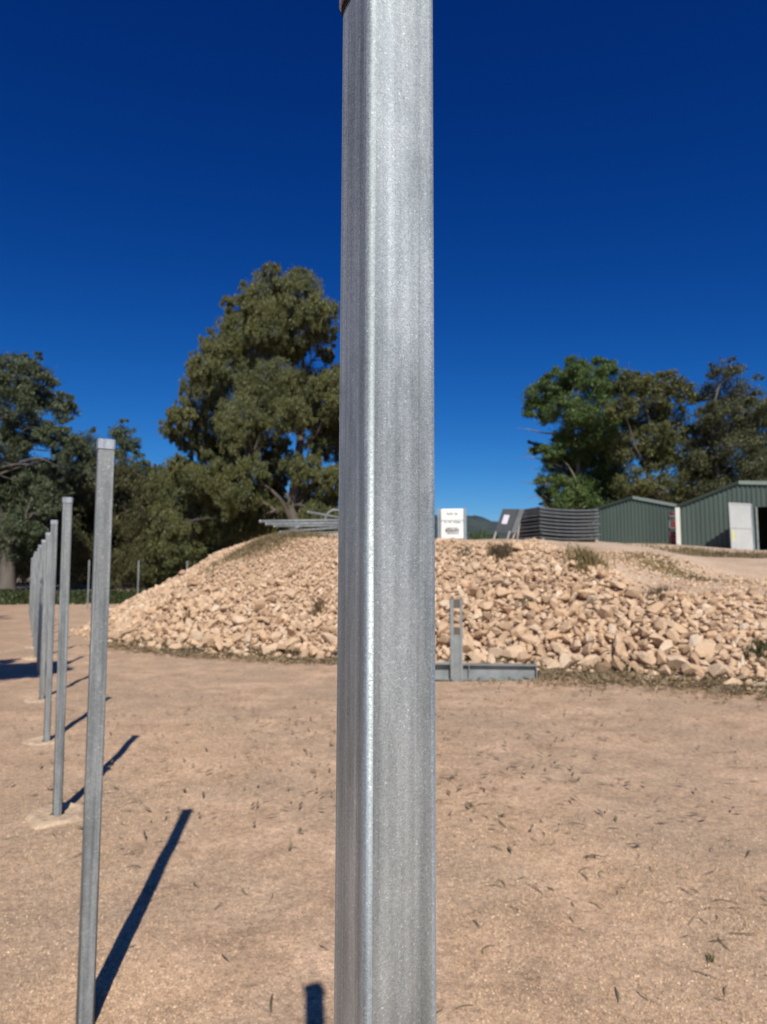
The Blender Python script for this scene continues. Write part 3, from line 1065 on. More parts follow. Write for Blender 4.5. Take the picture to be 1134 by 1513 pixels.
# ------------------------------------------------------------------ grasses
def blades(pts, hgt, wid, r_, spread=0.6):
    n_ = len(pts)
    pts = np.asarray(pts)
    a = r_.uniform(0, 2 * PI, n_)
    h = hgt * r_.uniform(.5, 1.2, n_)
    ln = spread * r_.uniform(0.1, 1, n_) * h
    tip = pts + np.stack([np.cos(a) * ln, np.sin(a) * ln, h], -1)
    mid = pts + np.stack([np.cos(a) * ln * .3, np.sin(a) * ln * .3, h * .6], -1)
    b = r_.uniform(0, 2 * PI, n_)
    s = np.stack([np.cos(b), np.sin(b), np.zeros(n_)], -1) * wid * .5
    V = np.stack([pts - s, pts + s, mid + s * .7, mid - s * .7, tip], 1).reshape(-1, 3)
    i = np.arange(n_)[:, None] * 5
    return V, [i + np.array([[0, 1, 2, 3]]), i + np.array([[3, 2, 4]])]


r_ = np.random.default_rng(21)
n = 26000
gxx = r_.uniform(-48, -6, n)
gyy = r_.uniform(31, 56, n)
edge = 33 + 2.5 * vnoise(gxx * .3, gyy * 0 + 2)
k_ = (gyy > edge) & (gyy < 52 + 8 * vnoise(gxx * .2, gyy * .2)) & (vnoise(gxx * .35, gyy * .25) > -0.32)
V, Fq = blades(np.stack([gxx[k_], gyy[k_], np.zeros(k_.sum())], -1), 0.32, 0.16, r_)
tag(link('green_grass', np_mesh('green_grass', V, Fq, M['grass'])), 'strip of short green grass beyond the far posts', 'grass', None, 'stuff')


def patch(px0, px1, py, Y, wy, n_, hgt, mat, name, label, seed, wid=0.02):
    r_ = np.random.default_rng(seed)
    a, b = at(px0, py, Y=Y), at(px1, py, Y=Y)
    x = r_.normal(0, .27, n_) * (b[0] - a[0]) + (a[0] + b[0]) / 2
    y = Y + r_.normal(0, .3, n_) * wy
    on = toe_dist(x, y) > 0
    z = np.where(on, bank_z(x, y), ground_z(x, y))
    V, Fq = blades(np.stack([x, y, z], -1), hgt, wid, r_, 1.0)
    return tag(link(name, np_mesh(name, V, Fq, mat)), label, 'grass', None, 'stuff')


def pad_y(px, py):
    """distance at which a pixel's ray meets the pad"""
    for Y in np.arange(10, 50, 0.1):
        p = at(px, py, Y=Y)
        if p[2] <= float(bank_z(p[0:1], p[1:2])[0]) and toe_dist(p[0:1], p[1:2])[0] > 0:
            return Y
    return 30.0


patch(920, 1015, 834, pad_y(965, 834), 1.5, 1500, 0.045, M['grey_grass'], 'short_grass', 'upper patch of short grey-green grass in front of the sheds', 31, 0.03)
patch(990, 1112, 858, pad_y(1050, 858), 0.8, 1300, 0.04, M['grey_grass'], 'short_grass', 'lower patch of short grey-green grass at the right edge of the pad', 32)
patch(985, 1150, 815, pad_y(1068, 822) - .2, 1.8, 3000, 0.14, M['dry_grass'], 'dry_grass', 'dry brown grass along the foot of the green sheds', 33, 0.03)
patch(325, 470, 792, 17.6, 1.0, 2600, 0.16, M['dry_grass'], 'dry_grass', 'brown dry grass along the left crest of the stone bank', 34, 0.025)


def tuft(px, py, Y, rad, hgt, n_, mat, label, seed, name='grass_tuft', cat='grass tuft'):
    r_ = np.random.default_rng(seed)
    p = at(px, py, Y=pad_y(px, py))
    x = r_.normal(0, rad * .45, n_)
    y = r_.normal(0, rad * .45, n_)
    z = np.array([hz(p[0] + a, p[1] + b) for a, b in zip(x, y)])
    z0 = hz(p[0], p[1])
    V, Fq = blades(np.stack([x, y, z - z0], -1), hgt, 0.02, r_, 1.0)
    o = link(name, np_mesh(name, V, Fq, mat))
    o.location = (p[0], p[1], z0)
    return tag(o, label, cat)


tuft(740, 824, 15.2, .26, .28, 260, M['dead'], 'small dark dead bush on the crest below the dark board', 41, 'dead_bush', 'bush')
tuft(866, 834, 15.2, .42, .30, 420, M['grey_grass'], 'olive clump of dry grass on the crest below the mesh stack', 42)
tuft(690, 822, 15.4, .2, .14, 120, M['dry_grass'], 'small dry grass tuft on the crest below the white container', 43)
tuft(470, 905, 13.6, .14, .3, 60, M['dead'], 'thin dry weed among the stones just left of the big post', 44, 'dry_weed', 'weed')
tuft(275, 925, 15.2, .16, .22, 60, M['dead'], 'thin dry weed low on the left end of the stone bank', 45, 'dry_weed', 'weed')
tuft(1126, 1003, 9.9, .18, .20, 120, M['leaf_dark'], 'small dark green shrub at the foot of the stones by the right edge', 46, 'small_shrub', 'shrub')
tuft(782, 900, 12.6, .2, .14, 110, M['dry_grass'], 'dry grass tuft among stones above the steel beam', 47)
tuft(975, 882, 12.2, .28, .10, 200, M['dead'], 'brown clod of dead plants high among the right-hand stones', 48, 'dead_bush', 'bush')
tuft(888, 906, 12.2, .24, .10, 180, M['dead'], 'brown clod of dead plants in a hollow among the middle stones', 49, 'dead_bush', 'bush')

# ------------------------------------------------------------------ green sheds
def corrugated(name, A, B, z0f, ztf, mat, parent, pitch=0.20, depth=0.048, u0=None, u1=None):
    """ribbed sheet from A to B (plan), z between z0f(u) and ztf(u), ribs towards the left-hand normal"""
    A, B = np.array(A, float), np.array(B, float)
    L = np.linalg.norm(B - A)
    e = (B - A) / L
    nrm = np.array([e[1], -e[0]])
    us = []
    u = 0.0
    while u < L:
        for f, d in ((0.0, 0), (.52, 0), (.62, 1), (.90, 1)):
            us.append((u + f * pitch, d))
        u += pitch
    us = [(a, d) for a, d in us if (u0 or 0) <= a <= (u1 if u1 is not None else L)]
    us = [(u0 or 0, 0)] + us + [(u1 if u1 is not None else L, 0)]
    V, Fq = [], []
    for a, d in us:
        p = A + e * a + nrm * d * depth
        V += [(p[0], p[1], z0f(a)), (p[0], p[1], ztf(a))]
    for i in range(len(us) - 1):
        Fq.append((2 * i, 2 * i + 2, 2 * i + 3, 2 * i + 1))
    o = link(name, np_mesh(name, np.array(V), np.array(Fq), mat), parent)
    return o


def slab(name, pts, th, mat, parent):
    bm = bmesh.new()
    add_poly(bm, [Vector(p) for p in pts], Vector(th))
    return link(name, bm_mesh(name, bm, mat), parent)


def shed(A, B, ridge_u, z_eave, z_ridge, z_eave2, z_base, deep, label, opening=None):
    A, B = np.array(A, float), np.array(B, float)
    L = np.linalg.norm(B - A)
    e = (B - A) / L
    back = np.array([-e[1], e[0]])
    t = thing('shed', (0, 0, 0), label, 'shed')
    top = lambda u: z_eave + (z_ridge - z_eave) * u / ridge_u if u < ridge_u else z_ridge + (z_eave2 - z_ridge) * (u - ridge_u) / (L - ridge_u)
    base = lambda u: z_base
    if opening:
        o0, o1, oz = opening
        corrugated('wall', A, B, base, top, M['green_wall'], t, u1=o0)
        corrugated('wall', A, B, lambda u: oz, top, M['green_wall'], t, u0=o0, u1=o1)
        corrugated('wall', A, B, base, top, M['green_wall'], t, u0=o1)
        p = A + e * o0
        q = A + e * o1
        bm = bmesh.new()
        for w_ in (p, q):
            add_box(bm, (w_[0], w_[1], (z_base + oz) / 2), (0.08, 0.16, oz - z_base))
        link('door_frame', bm_mesh('door_frame', bm, M['steel_beam']), t)
    else:
        corrugated('wall', A, B, base, top, M['green_wall'], t)
    A2, B2 = A + back * deep, B + back * deep
    corrugated('wall', B, B2, base, lambda u: z_eave2, M['green_wall'], t)
    corrugated('wall', A2, A, base, lambda u: z_eave, M['green_wall'], t)
    corrugated('wall', B2, A2, base, lambda u: top(L - u), M['green_wall'], t)
    Rp = A + e * ridge_u
    ov = -back * 0.10
    def rf(P, zp, Q, zq):
        a, b = P + ov, Q + ov
        c, d = Q + back * (deep + .1), P + back * (deep + .1)
        return [(a[0], a[1], zp + .02), (b[0], b[1], zq + .02), (c[0], c[1], zq + .02), (d[0], d[1], zp + .02)]
    slab('roof', rf(A - e * .12, z_eave - .03, Rp, z_ridge), (0, 0, .05), M['green_roof'], t)
    slab('roof', rf(Rp + e * .002, z_ridge, B + e * .12, z_eave2 - .03), (0, 0, .05), M['green_roof'], t)
    # barge flashings on the gable edge
    f = ov * 1.25
    def barge(P, zp, Q, zq, mat, w_):
        a, b = P + f, Q + f
        slab('barge_flashing', [(a[0], a[1], zp + .10), (b[0], b[1], zq + .10), (b[0], b[1], zq - w_ + .10), (a[0], a[1], zp - w_ + .10)], tuple(np.append(-f * .2, 0)), mat, t)
    barge(A - e * .14, z_eave - .03, Rp, z_ridge, M['green_roof'], .15)
    barge(Rp, z_ridge, B + e * .14, z_eave2 - .03, M['pale_green'], .17)
    slab('floor', [(*A, z_base + .01), (*B, z_base + .01), (*B2, z_base + .01), (*A2, z_base + .01)], (0, 0, .02), M['floor'], t)
    return t, A, e, back, top


A1, B1 = at(880, 800, Y=40)[:2], at(1000, 806, Y=37.5)[:2]
s1, *_ = shed(A1, B1, np.linalg.norm(B1 - A1) * .5, 5.28, 5.86, 5.28, 2.7, 7, 'smaller dark green ribbed shed with pale right-hand gable flashing')
A2_, B2_ = at(1007, 808, Y=33)[:2], at(1330, 830, Y=28.6)[:2]
e2 = (B2_ - A2_) / np.linalg.norm(B2_ - A2_)
up_ = np.dot(at(1096, 800, Y=31.6)[:2] - A2_, e2)
op_ = np.dot(at(1119, 800, Y=31.3)[:2] - A2_, e2)
s2, SA, Se, Sb, Stop = shed(A2_, B2_, up_, 4.80, 5.78, 5.25, 2.0, 9, 'larger dark green ribbed shed with an open dark doorway at the right frame edge', (op_, op_ + 2.6, 4.60))
# cream corner post of the larger shed
p = SA - Se * 0.10 - Sb * 0.06
bm = bmesh.new()
add_box(bm, (p[0], p[1], 3.74), (.20, .12, 2.02), Matrix.Rotation(math.atan2(Se[1], Se[0]), 3, 'Z'))
link('corner_downpipe', bm_mesh('corner_downpipe', bm, M['cream'], False, .02), s2)

# white framed door panel leaning on the larger shed
pa, pb = at(1081, 817, Y=30.5), at(1121, 822, Y=30.9)
ua, ub = np.dot(pa[:2] - SA, Se), np.dot(pb[:2] - SA, Se)
t = thing('door_panel', (0, 0, 0), 'white two-panel metal door standing open beside the larger shed doorway', 'door')
wid_ = 1.27
e3 = (pb[:2] - pa[:2]) / np.linalg.norm(pb[:2] - pa[:2])
n3 = np.array([e3[1], -e3[0]])
zb_ = hz(pa[0], pa[1]) - 0.02
zb2 = hz(pb[0], pb[1]) - 0.02
H3 = 2.28


def dp(u, hgt, out=0.0):
    f = u / wid_
    b0 = pa[:2] + e3 * u
    q = b0 - n3 * (0.06 * hgt / H3) + n3 * out
    return (q[0], q[1], (zb_ * (1 - f) + zb2 * f) + hgt)


def dpanel(name, u0, u1, h0, h1, out, th, mat, parent):
    off = n3 * th
    return slab(name, [dp(u0, h0, out), dp(u1, h0, out), dp(u1, h1, out), dp(u0, h1, out)], (off[0], off[1], 0), mat, parent)


dpanel('sheet', .06, wid_ - .06, .05, 1.12, 0, .02, M['white_sheet'], t)
dpanel('sheet', .06, wid_ - .06, 1.20, H3 - .06, 0, .02, M['white_sheet'], t)
for nm, a in (('rail', (.06, wid_ - .06, H3 - .06, H3)), ('rail', (.06, wid_ - .06, 1.12, 1.20)), ('rail', (.06, wid_ - .06, 0, .05)),
              ('stile', (0, .06, 0, H3)), ('stile', (wid_ - .06, wid_ + .02, 0, H3))):
    dpanel(nm, *a, -.012, .05, M['white_sheet'] if nm == 'rail' or a[0] == 0 else M['cage'], t)
dpanel('paint_mark', .10, .20, .55, 1.02, .021, .004, M['yellow'], t)

# red drum and dull red can between the sheds
p = at(997, 806, Y=35.6)
t = thing('drum', (p[0], p[1], hz(p[0], p[1])), 'red drum with white marking standing between the two green sheds', 'drum')


def lathe(prof, seg=18):
    V, Fq = [], []
    for r0, z in prof:
        for j in range(seg):
            a = 2 * PI * j / seg
            V.append((r0 * math.cos(a), r0 * math.sin(a), z))
    for i in range(len(prof) - 1):
        for j in range(seg):
            Fq.append((i * seg + j, i * seg + (j + 1) % seg, (i + 1) * seg + (j + 1) % seg, (i + 1) * seg + j))
    return np.array(V), np.array(Fq)


V, Fq = lathe([(0.0, 0), (.20, 0), (.205, .03), (.20, .05), (.20, .26), (.212, .28), (.20, .30), (.20, .52), (.212, .54), (.20, .56), (.20, .78), (.207, .80), (.19, .81), (0, .80)])
link('body', np_mesh('body', V, Fq, M['red'], True), t)
bm = bmesh.new()
for (zc, wd, hh_) in ((.62, .16, .05), (.46, .18, .04), (.38, .12, .05), (.30, .17, .035)):
    add_box(bm, (-0.02, -.212, zc), (wd, .006, hh_))
link('marking', bm_mesh('marking', bm, M['white_paint']), t)
p2 = at(995, 770, Y=36.2)
t = thing('storage_rack', (p2[0], p2[1], hz(p2[0], p2[1])), 'dim rack of red cans in the gap between the sheds, above the drum', 'rack')
box_part('upright', t, [((-.2, 0, .85), (.05, .05, 1.7)), ((.2, 0, .85), (.05, .05, 1.7))], M['steel_beam'])
box_part('shelf', t, [((0, 0, 1.0), (.5, .4, .04)), ((0, 0, 1.62), (.5, .4, .04))], M['steel_beam'])
box_part('can', t, [((-.02, 0, 1.19), (.26, .18, .34)), ((-.02, 0, 1.38), (.10, .04, .05))], M['dull_red'], .02)
box_part('can', t, [((-.05, 0, 1.76), (.16, .16, .22))], M['dull_red'], .02)


# ------------------------------------------------------------------ stacked mesh panels on the pad
def panel_meshes(L, Wd):
    """one flat welded panel that sags between its end supports; local x along, y across"""
    def sag(x):
        return -0.055 * (1 - (2 * x / L) ** 2)
    def bar(a, b, r0, ns=6):
        pts = [np.array(a) + (np.array(b) - np.array(a)) * i / ns for i in range(ns + 1)]
        for q in pts:
            q[2] += sag(q[0])
        return tube_path(pts, [r0] * (ns + 1), 6)
    def join(lst):
        Vs, Fs, off = [], [], 0
        for V, Fq in lst:
            Vs.append(V)
            Fs.append(Fq + off)
            off += len(V)
        return np.concatenate(Vs), np.concatenate(Fs)
    fr = [bar((-L / 2, s * Wd / 2, 0), (L / 2, s * Wd / 2, 0), .034) for s in (-1, 1)] + [bar((s * L / 2, -Wd / 2, 0), (s * L / 2, Wd / 2, 0), (.034), 2) for s in (-1, 1)]
    wires = [bar((-L / 2, y, 0.01), (L / 2, y, 0.01), .011) for y in np.linspace(-Wd / 2 + .12, Wd / 2 - .12, 16)]
    wires += [bar((x, -Wd / 2, 0.018), (x, Wd / 2, 0.018), .010, 1) for x in np.linspace(-L / 2 + .1, L / 2 - .1, 16)]
    V, Fq = join(fr)
    a = np_mesh('frame', V, Fq, M['mesh_steel'], True)
    V, Fq = join(wires)
    b = np_mesh('wire_mesh', V, Fq, M['mesh_steel'], True)
    V, Fq = tube_path([np.array((0, 0, -.05)), np.array((0, 0, .05))], [.036, .036], 8)
    c = np_mesh('corner_sleeve', V, Fq, M['grey_board'], True)
    return a, b, c


def panel_stack(px, py, Y, L, Wd, rz, n_, pitch, lab_top, lab_mid, group):
    me = panel_meshes(L, Wd)
    p = at(px, py, Y=Y)
    z0 = hz(p[0], p[1])
    r_ = random.Random(px)
    for k in range(n_):
        lab = lab_top if k == n_ - 1 else '%s mesh panel from the top of the %s' % (ORD[n_ - 1 - k], lab_mid)
        t = thing('mesh_panel', (p[0] + r_.uniform(-.03, .03), p[1] + r_.uniform(-.03, .03), z0 + .13 + k * pitch), lab, 'mesh panel', group, rz + r_.uniform(-.02, .02))
        link('frame', me[0], t)
        link('wire_mesh', me[1], t)
        for sx_ in (-1, 1):
            for sy_ in (-1, 1):
                link('corner_sleeve', me[2], t).location = (sx_ * (L / 2 - .05), sy_ * (Wd / 2 - .06), 0)
    for s in (-1, 1):
        t2 = thing('timber_bearer', (p[0] + math.cos(rz) * s * (L / 2 - .12), p[1] + math.sin(rz) * s * (L / 2 - .12), z0),
                   '%s timber bearer under the %s' % ('right' if s > 0 else 'left', group.replace('panels in the ', '')), 'bearer', None, rz)
        box_part('beam', t2, [((0, 0, .035), (.10, Wd, .09))], M['timber'])


panel_stack(825, 803, 24.2, 2.45, 1.5, R(20), 9, .125, 'topmost grey mesh panel of the sagging stack left of the smaller shed',
            'sagging grey stack left of the smaller shed', 'panels in the sagging mesh stack')
panel_stack(795, 802, 25.8, 1.6, 1.1, R(14), 9, .128, 'topmost dark mesh panel of the narrow stack just behind the dark board',
            'narrow dark stack just behind the dark board', 'panels in the narrow mesh stack')

# dark board with a white notice, leaning on legs
Yd = 21.0
t = thing('sign_board', tuple(at(745, 799, Y=Yd)), 'charcoal board with white paper notice leaning on pale legs beside the mesh stack', 'board')
o0 = np.array(t.location)


def wp(px, py, y):
    return Vector(at(px, py, Y=y) - o0)


def board(name, quad, th, mat, parent):
    bm = bmesh.new()
    add_poly(bm, quad, th)
    return link(name, bm_mesh(name, bm, mat), parent)


board('panel', [wp(732, 786, Yd), wp(754, 787, Yd - .25), wp(767, 752, Yd + .05), wp(743, 752, Yd + .3)], (.02, .035, 0), M['dark_board'], t)
board('notice', [wp(741, 773.5, Yd + .04), wp(749, 774.5, Yd - .06), wp(753.5, 761, Yd + .04), wp(745.5, 760.5, Yd + .14)], (.0, .006, 0), M['paper'], t)
board('side_panel', [wp(755, 787, Yd - .24), wp(763, 787, Yd - .12), wp(774.5, 752.5, Yd + .2), wp(768, 752, Yd + .07)], (.02, .035, 0), M['grey_board'], t)
for (a, b, ya) in (((733.5, 785), (729.5, 799), Yd + .02), ((753.5, 785), (749, 800), Yd - .24), ((762, 784), (757, 801), Yd - .1), ((768, 772), (764, 800), Yd + .25)):
    bm = bmesh.new()
    add_tube(bm, wp(*a, ya), wp(*b, ya), .032, None, 6)
    link('leg', bm_mesh('leg', bm, M['timber']), t)

# white container in a grey cage
Yt = 22.0
p = at(669, 798, Y=Yt)
t = thing('container', (p[0], p[1], hz(p[0], p[1])), 'white container in a grey steel cage with black printing, right of the big post', 'container', None, R(-7))
box_part('tank', t, [((0, 0, .55), (.74, .8, .98))], M['white_plastic'], .05)
box_part('lid_seam', t, [((0, -.398, .66), (.72, .02, .02))], M['cage'])
for s in (-1, 1):
    box_part('cage_side', t, [((s * .42, y, .52), (.075, .06, 1.06)) for y in (-.4, -.13, .13, .4)] + [((s * .42, 0, z), (.035, .8, .04)) for z in (.12, .4, .68, .96)], M['cage'])
box_part('skid', t, [((x, 0, .02), (.12, .84, .08)) for x in (-.34, 0, .34)], M['timber'])
r_ = random.Random(12)


def glyphs(z, w_, hgt, nchar, gap):
    """a worn, unreadable line of print: dashes of uneven width and height"""
    out = []
    cw = w_ / nchar
    for i in range(nchar):
        if gap and i in gap:
            continue
        c = -w_ / 2 + cw * (i + .5)
        hh = hgt * r_.uniform(.7, 1.0)
        out.append(((c, -.404, z + r_.uniform(-.1, .1) * hgt), (cw * r_.uniform(.5, .8), .006, hh)))
    return out


box_part('lettering', t, glyphs(.87, .34, .05, 7, (4,)), M['print'])
box_part('lettering', t, glyphs(.60, .52, .05, 11, (2, 5)), M['print'])
box_part('lettering', t, glyphs(.33, .44, .15, 6, ()), M['print'])
box_part('lettering', t, [((0, -.404, .42), (.36, .006, .012)), ((.02, -.404, .235), (.40, .006, .02))], M['print'])

for o in t.children:
    if o.name.startswith('lettering'):
        o['kind'] = 'stuff'

# pile of galvanised tubes left of the big post
G_T = 'galvanised tubes in the pile on the bank'


def tube_thing(a, b, ya, yb, r0, label, mat='galv_far'):
    p, q = at(*a, Y=ya), at(*b, Y=yb)
    t = thing('steel_tube', tuple(p), label, 'steel tube', G_T)
    rg, n_ = [], 14
    d = Vector(q - p)
    bm = bmesh.new()
    add_tube(bm, (0, 0, 0), d, r0, None, 14)
    link('pipe', bm_mesh('pipe', bm, M[mat], True), t)
    bm = bmesh.new()
    add_tube(bm, -d.normalized() * .012, d.normalized() * .03, r0 * 1.12, None, 14)
    link('end_collar', bm_mesh('end_collar', bm, M['galv_cap'], True), t)
    return t


tube_thing((384, 770.5), (530, 768.5), 19.6, 20.2, .042, 'uppermost long pipe of the pile, its bright end at the left')
tube_thing((393, 774.5), (530, 773.0), 19.4, 20.0, .045, 'long pipe just under the uppermost one, with a bright collar')
tube_thing((405, 777.5), (530, 777), 19.3, 19.8, .035, 'third long pipe of the pile, shaded beneath two brighter pipes')
tube_thing((414, 786), (540, 777), 19.2, 19.9, .030, 'thin low pipe slanting up to the right beneath the pile')
tube_thing((420, 789), (540, 785), 19.0, 19.6, .026, 'lowest thin pipe of the pile lying near the dry grass')
tube_thing((455, 756.5), (520, 768), 20.4, 20.6, .032, 'slanting pipe resting across the top of the pile by the big post')
t = thing('pipe_trestle', tuple(at(441, 792, Y=19.6)), 'short grey trestle leg holding the pipes above the dry grass', 'trestle')
o0 = np.array(t.location)
bm = bmesh.new()
add_box(bm, (0, 0, .20), (.07, .07, .42))
link('upright', bm_mesh('upright', bm, M['galv_far']), t)
box_part('foot_bar', t, [((0, 0, .0), (.5, .07, .06))], M['galv_far'])
box_part('top_bar', t, [((0, 0.2, .245), (.12, .9, .05))], M['galv_far'])
t = thing('pipe_trestle', tuple(at(560, 792, Y=19.8)), 'hidden trestle leg under the pipes behind the big post', 'trestle')
box_part('upright', t, [((0, 0, .20), (.07, .07, .42))], M['galv_far'])
box_part('foot_bar', t, [((0, 0, .0), (.5, .07, .06))], M['galv_far'])
t = thing('bent_hoop', tuple(at(484, 770, Y=20.0)), 'bent grey hoop standing on the pipe pile against the big post', 'hoop')
o0 = np.array(t.location)
hp = [at(479, 774, Y=20.0), at(481, 766, Y=20.0), at(486, 757, Y=20), at(492, 753.5, Y=20.05), at(500, 754, Y=20.1), at(516, 757, Y=20.2), at(530, 770, Y=20.2)]
V, Fq = tube_path([q - o0 for q in hp], [.035] * 7, 10)
link('pipe', np_mesh('pipe', V, Fq, M['galv_far'], True), t)

# ------------------------------------------------------------------ welded beam frame at the foot of the stones
Yf = 10.15
pL, pR = at(612, 1006, z=0.0), at(790, 1009, z=0.0)
t = thing('beam_frame', (1.07, 10.05, 0), 'welded grey steel frame of one upright and one lying I-beam before the stones', 'steel frame', None, R(0))


def ibeam(name, p, q, hgt, fl, tf, tw, upv, mat, parent):
    """I-section from p to q; upv is the web direction"""
    p, q, upv = Vector(p), Vector(q), Vector(upv).normalized()
    d = q - p
    L = d.length
    dn = d.normalized()
    sd_ = dn.cross(upv).normalized()
    rot = Matrix((dn, sd_, upv)).transposed()
    bm = bmesh.new()
    c = (p + q) / 2
    for s in (-1, 1):
        add_box(bm, c + upv * s * (hgt / 2 - tf / 2), (L, fl, tf), rot)
    add_box(bm, c, (L, tw, hgt - 2 * tf), rot)
    return link(name, bm_mesh(name, bm, mat), parent)


ibeam('lying_beam', (-.62, .14, .135), (1.16, .07, .125), .23, .15, .014, .010, (0, 0, 1), M['steel_beam'], t)
box_part('flat_bar', t, [((-.066, -.02, .57), (.050, .012, 1.26)), ((-.086, .02, .57), (.010, .08, 1.26))], M['steel_beam'])
box_part('flat_bar', t, [((.070, -.012, .57), (.036, .012, 1.26)), ((.084, .02, .57), (.010, .07, 1.26))], M['steel_beam'])
box_part('web_plate', t, [((0, .006, .30), (.125, .010, .74))], M['steel_beam'])
box_part('spacer', t, [((.004, .004, 1.13), (.10, .016, .13)), ], M['bark_grey'])
box_part('spacer', t, [((.004, .004, .73), (.10, .016, .11)), ], M['bark_grey'])
box_part('end_plate', t, [((1.168, .07, .125), (.014, .16, .235))], M['steel_beam'])
box_part('stiffener', t, [((.185, .075, .13), (.012, .075, .195))], M['steel_beam'])
bm = bmesh.new()
add_poly(bm, [Vector((-.09, .02, .245)), Vector((-.09, .02, .30)), Vector((-.36, .03, .245))], Vector((0, .012, 0)))
link('gusset', bm_mesh('gusset', bm, M['steel_beam']), t)
# ------------------------------------------------------------------ loose gravel, litter and leaves
r_ = np.random.default_rng(61)


def scatter_gravel(n_, fx, fy, smin, smax, name):
    x, y = fx, fy
    z = ground_z(x, y)
    s = np.exp(r_.uniform(math.log(smin), math.log(smax), len(x)))
    return tag(scatter_join(name, np.stack([x, y, z + s * .15], -1), s, M['gravel'], r_, ROCKS[:8], ground), kind='stuff')


# left: along the posts; right: on the raked ridge and near corner
x1 = np.concatenate([r_.normal(-1.75, .45, 14000), r_.normal(-1.0, .22, 2500)])
y1 = np.concatenate([r_.uniform(2.3, 7.5, 14000), r_.normal(2.65, .22, 2500)])
x2 = r_.normal(0, .30, 7000)
s2_ = r_.uniform(-1.2, 2.2, 7000)
xr = 0.4 + 0.59 * s2_ + 0.81 * x2
yr = 4.94 - 0.81 * s2_ + 0.59 * x2
x3 = r_.uniform(0.3, 2.9, 15000)
y3 = 2.4 + np.abs(r_.normal(0, 1.0, 15000))
x4 = r_.uniform(-3.5, 4.5, 9000)
y4 = r_.uniform(2.4, 9.5, 9000)
scatter_gravel(0, np.concatenate([x1, xr, x3, x4]), np.concatenate([y1, yr, y3, y4]), .0024, .0088, 'gravel')


def leaf_mesh(seed, L=0.095, W_=0.016):
    q = random.Random(seed)
    n_ = 7
    curl = q.gauss(0, 1.1)
    lift = q.uniform(0.002, 0.009)
    V, Fq = [], []
    ang, x, y = 0.0, 0.0, 0.0
    for i in range(n_):
        s = i / (n_ - 1)
        w_ = W_ * (math.sin(PI * min(1, s * .9 + .06)) ** .7) * .5
        z = lift * math.sin(PI * s) + 0.004
        nx_, ny_ = -math.sin(ang), math.cos(ang)
        V += [(x + nx_ * w_, y + ny_ * w_, z + w_ * q.uniform(.2, .8)), (x - nx_ * w_, y - ny_ * w_, z)]
        ang += curl / n_
        x += math.cos(ang) * L / n_
        y += math.sin(ang) * L / n_
    for i in range(n_ - 1):
        Fq.append((2 * i, 2 * i + 1, 2 * i + 3, 2 * i + 2))
    return np.array(V), np.array(Fq)


LEAVES = [leaf_mesh(300 + i, random.uniform(.07, .165), random.uniform(.0055, .0095)) for i in range(12)]
LEAF_ME = [np_mesh('leaf', v, f, M['leaf']) for v, f in LEAVES]
q = random.Random(8)
cnt = 0
while cnt < 260:
    if cnt < 205:
        x = q.uniform(0.1, 2.6)
        y = 2.6 + abs(q.gauss(0, 1.5))
        if q.random() < .45:
            s = q.uniform(-.6, 2.2)
            x, y = .55 + .59 * s + q.gauss(0, .2), 4.94 - .81 * s + q.gauss(0, .18)
    else:
        x, y = q.uniform(-2.4, 0), q.uniform(2.7, 7)
    if y < 2.5:
        continue
    o = link('leaf', LEAF_ME[q.randrange(12)], ground)
    o.location = (x, y, float(ground_z(np.array([x]), np.array([y]))[0]) + .002)
    o.rotation_euler = (q.uniform(-.15, .15), q.uniform(-.15, .15), q.uniform(0, 2 * PI))
    sc = q.uniform(.55, 1.15)
    o.scale = (sc, sc, sc)
    cnt += 1


def leaf_litter(name, x, y, label_parent, size, seed, mat=M['litter'], tilt=.35):
    r_ = np.random.default_rng(seed)
    n_ = len(x)
    on = toe_dist(x, y) > 0
    z = np.where(on, bank_z(x, y), ground_z(x, y)) + .012 + r_.random(n_) * .03
    a = r_.uniform(0, 2 * PI, n_)
    ax = np.stack([np.cos(a), np.sin(a), r_.normal(0, tilt, n_)], -1)
    b_ = np.stack([-np.sin(a), np.cos(a), r_.normal(0, tilt, n_)], -1)
    L = size * r_.uniform(.5, 1.3, n_)[:, None]
    Pn = np.stack([x, y, z], -1)
    V = np.stack([Pn - ax * L * .5, Pn + b_ * L * .10, Pn + ax * L * .5, Pn - b_ * L * .10], 1).reshape(-1, 3)
    return tag(link(name, np_mesh(name, V, np.arange(len(V)).reshape(-1, 4), mat), label_parent), kind='stuff')


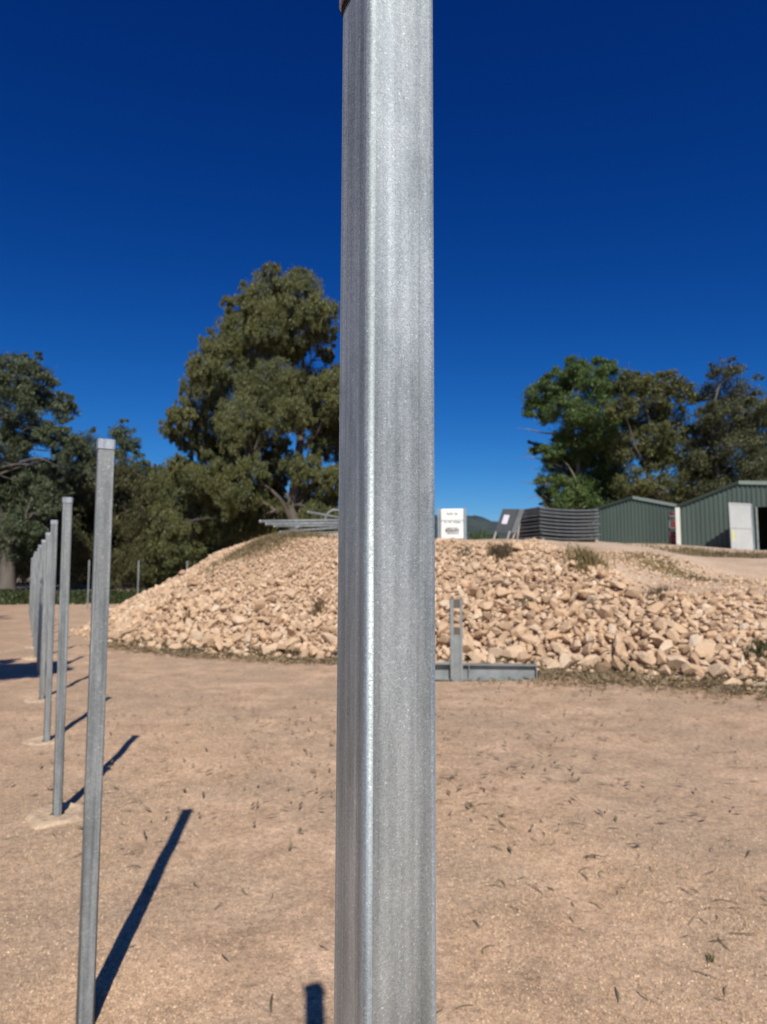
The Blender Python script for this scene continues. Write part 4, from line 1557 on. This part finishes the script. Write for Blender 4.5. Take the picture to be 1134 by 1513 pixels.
# litter band drifted against the foot of the stones
r_ = np.random.default_rng(71)
xs_, ys_ = [], []
TF = np.array(TOE[1:11])
seg = np.linalg.norm(np.diff(TF, axis=0), axis=1)
cum = np.concatenate([[0], np.cumsum(seg)])
for k in range(30000):
    s = r_.uniform(0, cum[-1])
    i = min(len(seg) - 1, int(np.searchsorted(cum, s) - 1))
    f = (s - cum[i]) / seg[i]
    p = TF[i] * (1 - f) + TF[i + 1] * f
    tn = (TF[i + 1] - TF[i]) / seg[i]
    nn = np.array([tn[1], -tn[0]])
    wgt = 0.44 + 0.36 * min(1, max(0, (p[0] - .5) / 1.5)) + .35 * vnoise(np.array([p[0] * .9]), np.array([3.3]))[0]
    o_ = abs(r_.normal(0, 1)) * max(.1, wgt) * .8 - .2
    xs_.append(p[0] + nn[0] * o_)
    ys_.append(p[1] + nn[1] * o_)
leaf_litter('leaf_litter', np.array(xs_), np.array(ys_), ground, .11, 72)
n = 1300
x = np.concatenate([r_.uniform(-4, 6, n // 2), r_.normal(.2, 2.2, n // 2)])
y = np.concatenate([r_.uniform(4, 10.5, n // 2), r_.uniform(4.5, 9, n // 2)])
leaf_litter('scattered_litter', x, y, ground, .085, 73, M['leaf'], .12)

rr = np.random.default_rng(95)
k_ = rr.integers(0, len(xs_), 5200)
bx_, by_ = np.array(xs_)[k_], np.array(ys_)[k_]
k_ = (bx_ > 1.0) & (rr.random(len(bx_)) < .8) | (vnoise(bx_ * 1.3, by_ * 1.3) > .18)
bx_, by_ = bx_[k_], by_[k_]
bz_ = np.where(toe_dist(bx_, by_) > 0, bank_z(bx_, by_), ground_z(bx_, by_))
V, Fq = blades(np.stack([bx_, by_, bz_], -1), .085, .012, rr, 1.6)
tag(link('dry_grass', np_mesh('dry_grass', V, Fq, M['dry_grass'])), 'dry straw grass along the foot of the stone bank', 'grass', None, 'stuff')

# two small green weeds on the gravel
for i, (px, py, lab) in enumerate([(1048, 1418, 'small green weed seedling on the gravel near the right edge'), (742, 1212, 'small green weed right of the big post on the raked ridge')]):
    p = at(px, py, z=0)
    rr = np.random.default_rng(90 + i)
    pts = np.stack([rr.normal(0, .008, 16), rr.normal(0, .008, 16), np.zeros(16)], -1)
    V, Fq = blades(pts, .032, .006, rr, 1.4)
    o = link('weed', np_mesh('weed', V, Fq, M['weed']))
    o.location = (p[0], p[1], float(ground_z(p[0:1], p[1:2])[0]))
    tag(o, lab, 'weed')
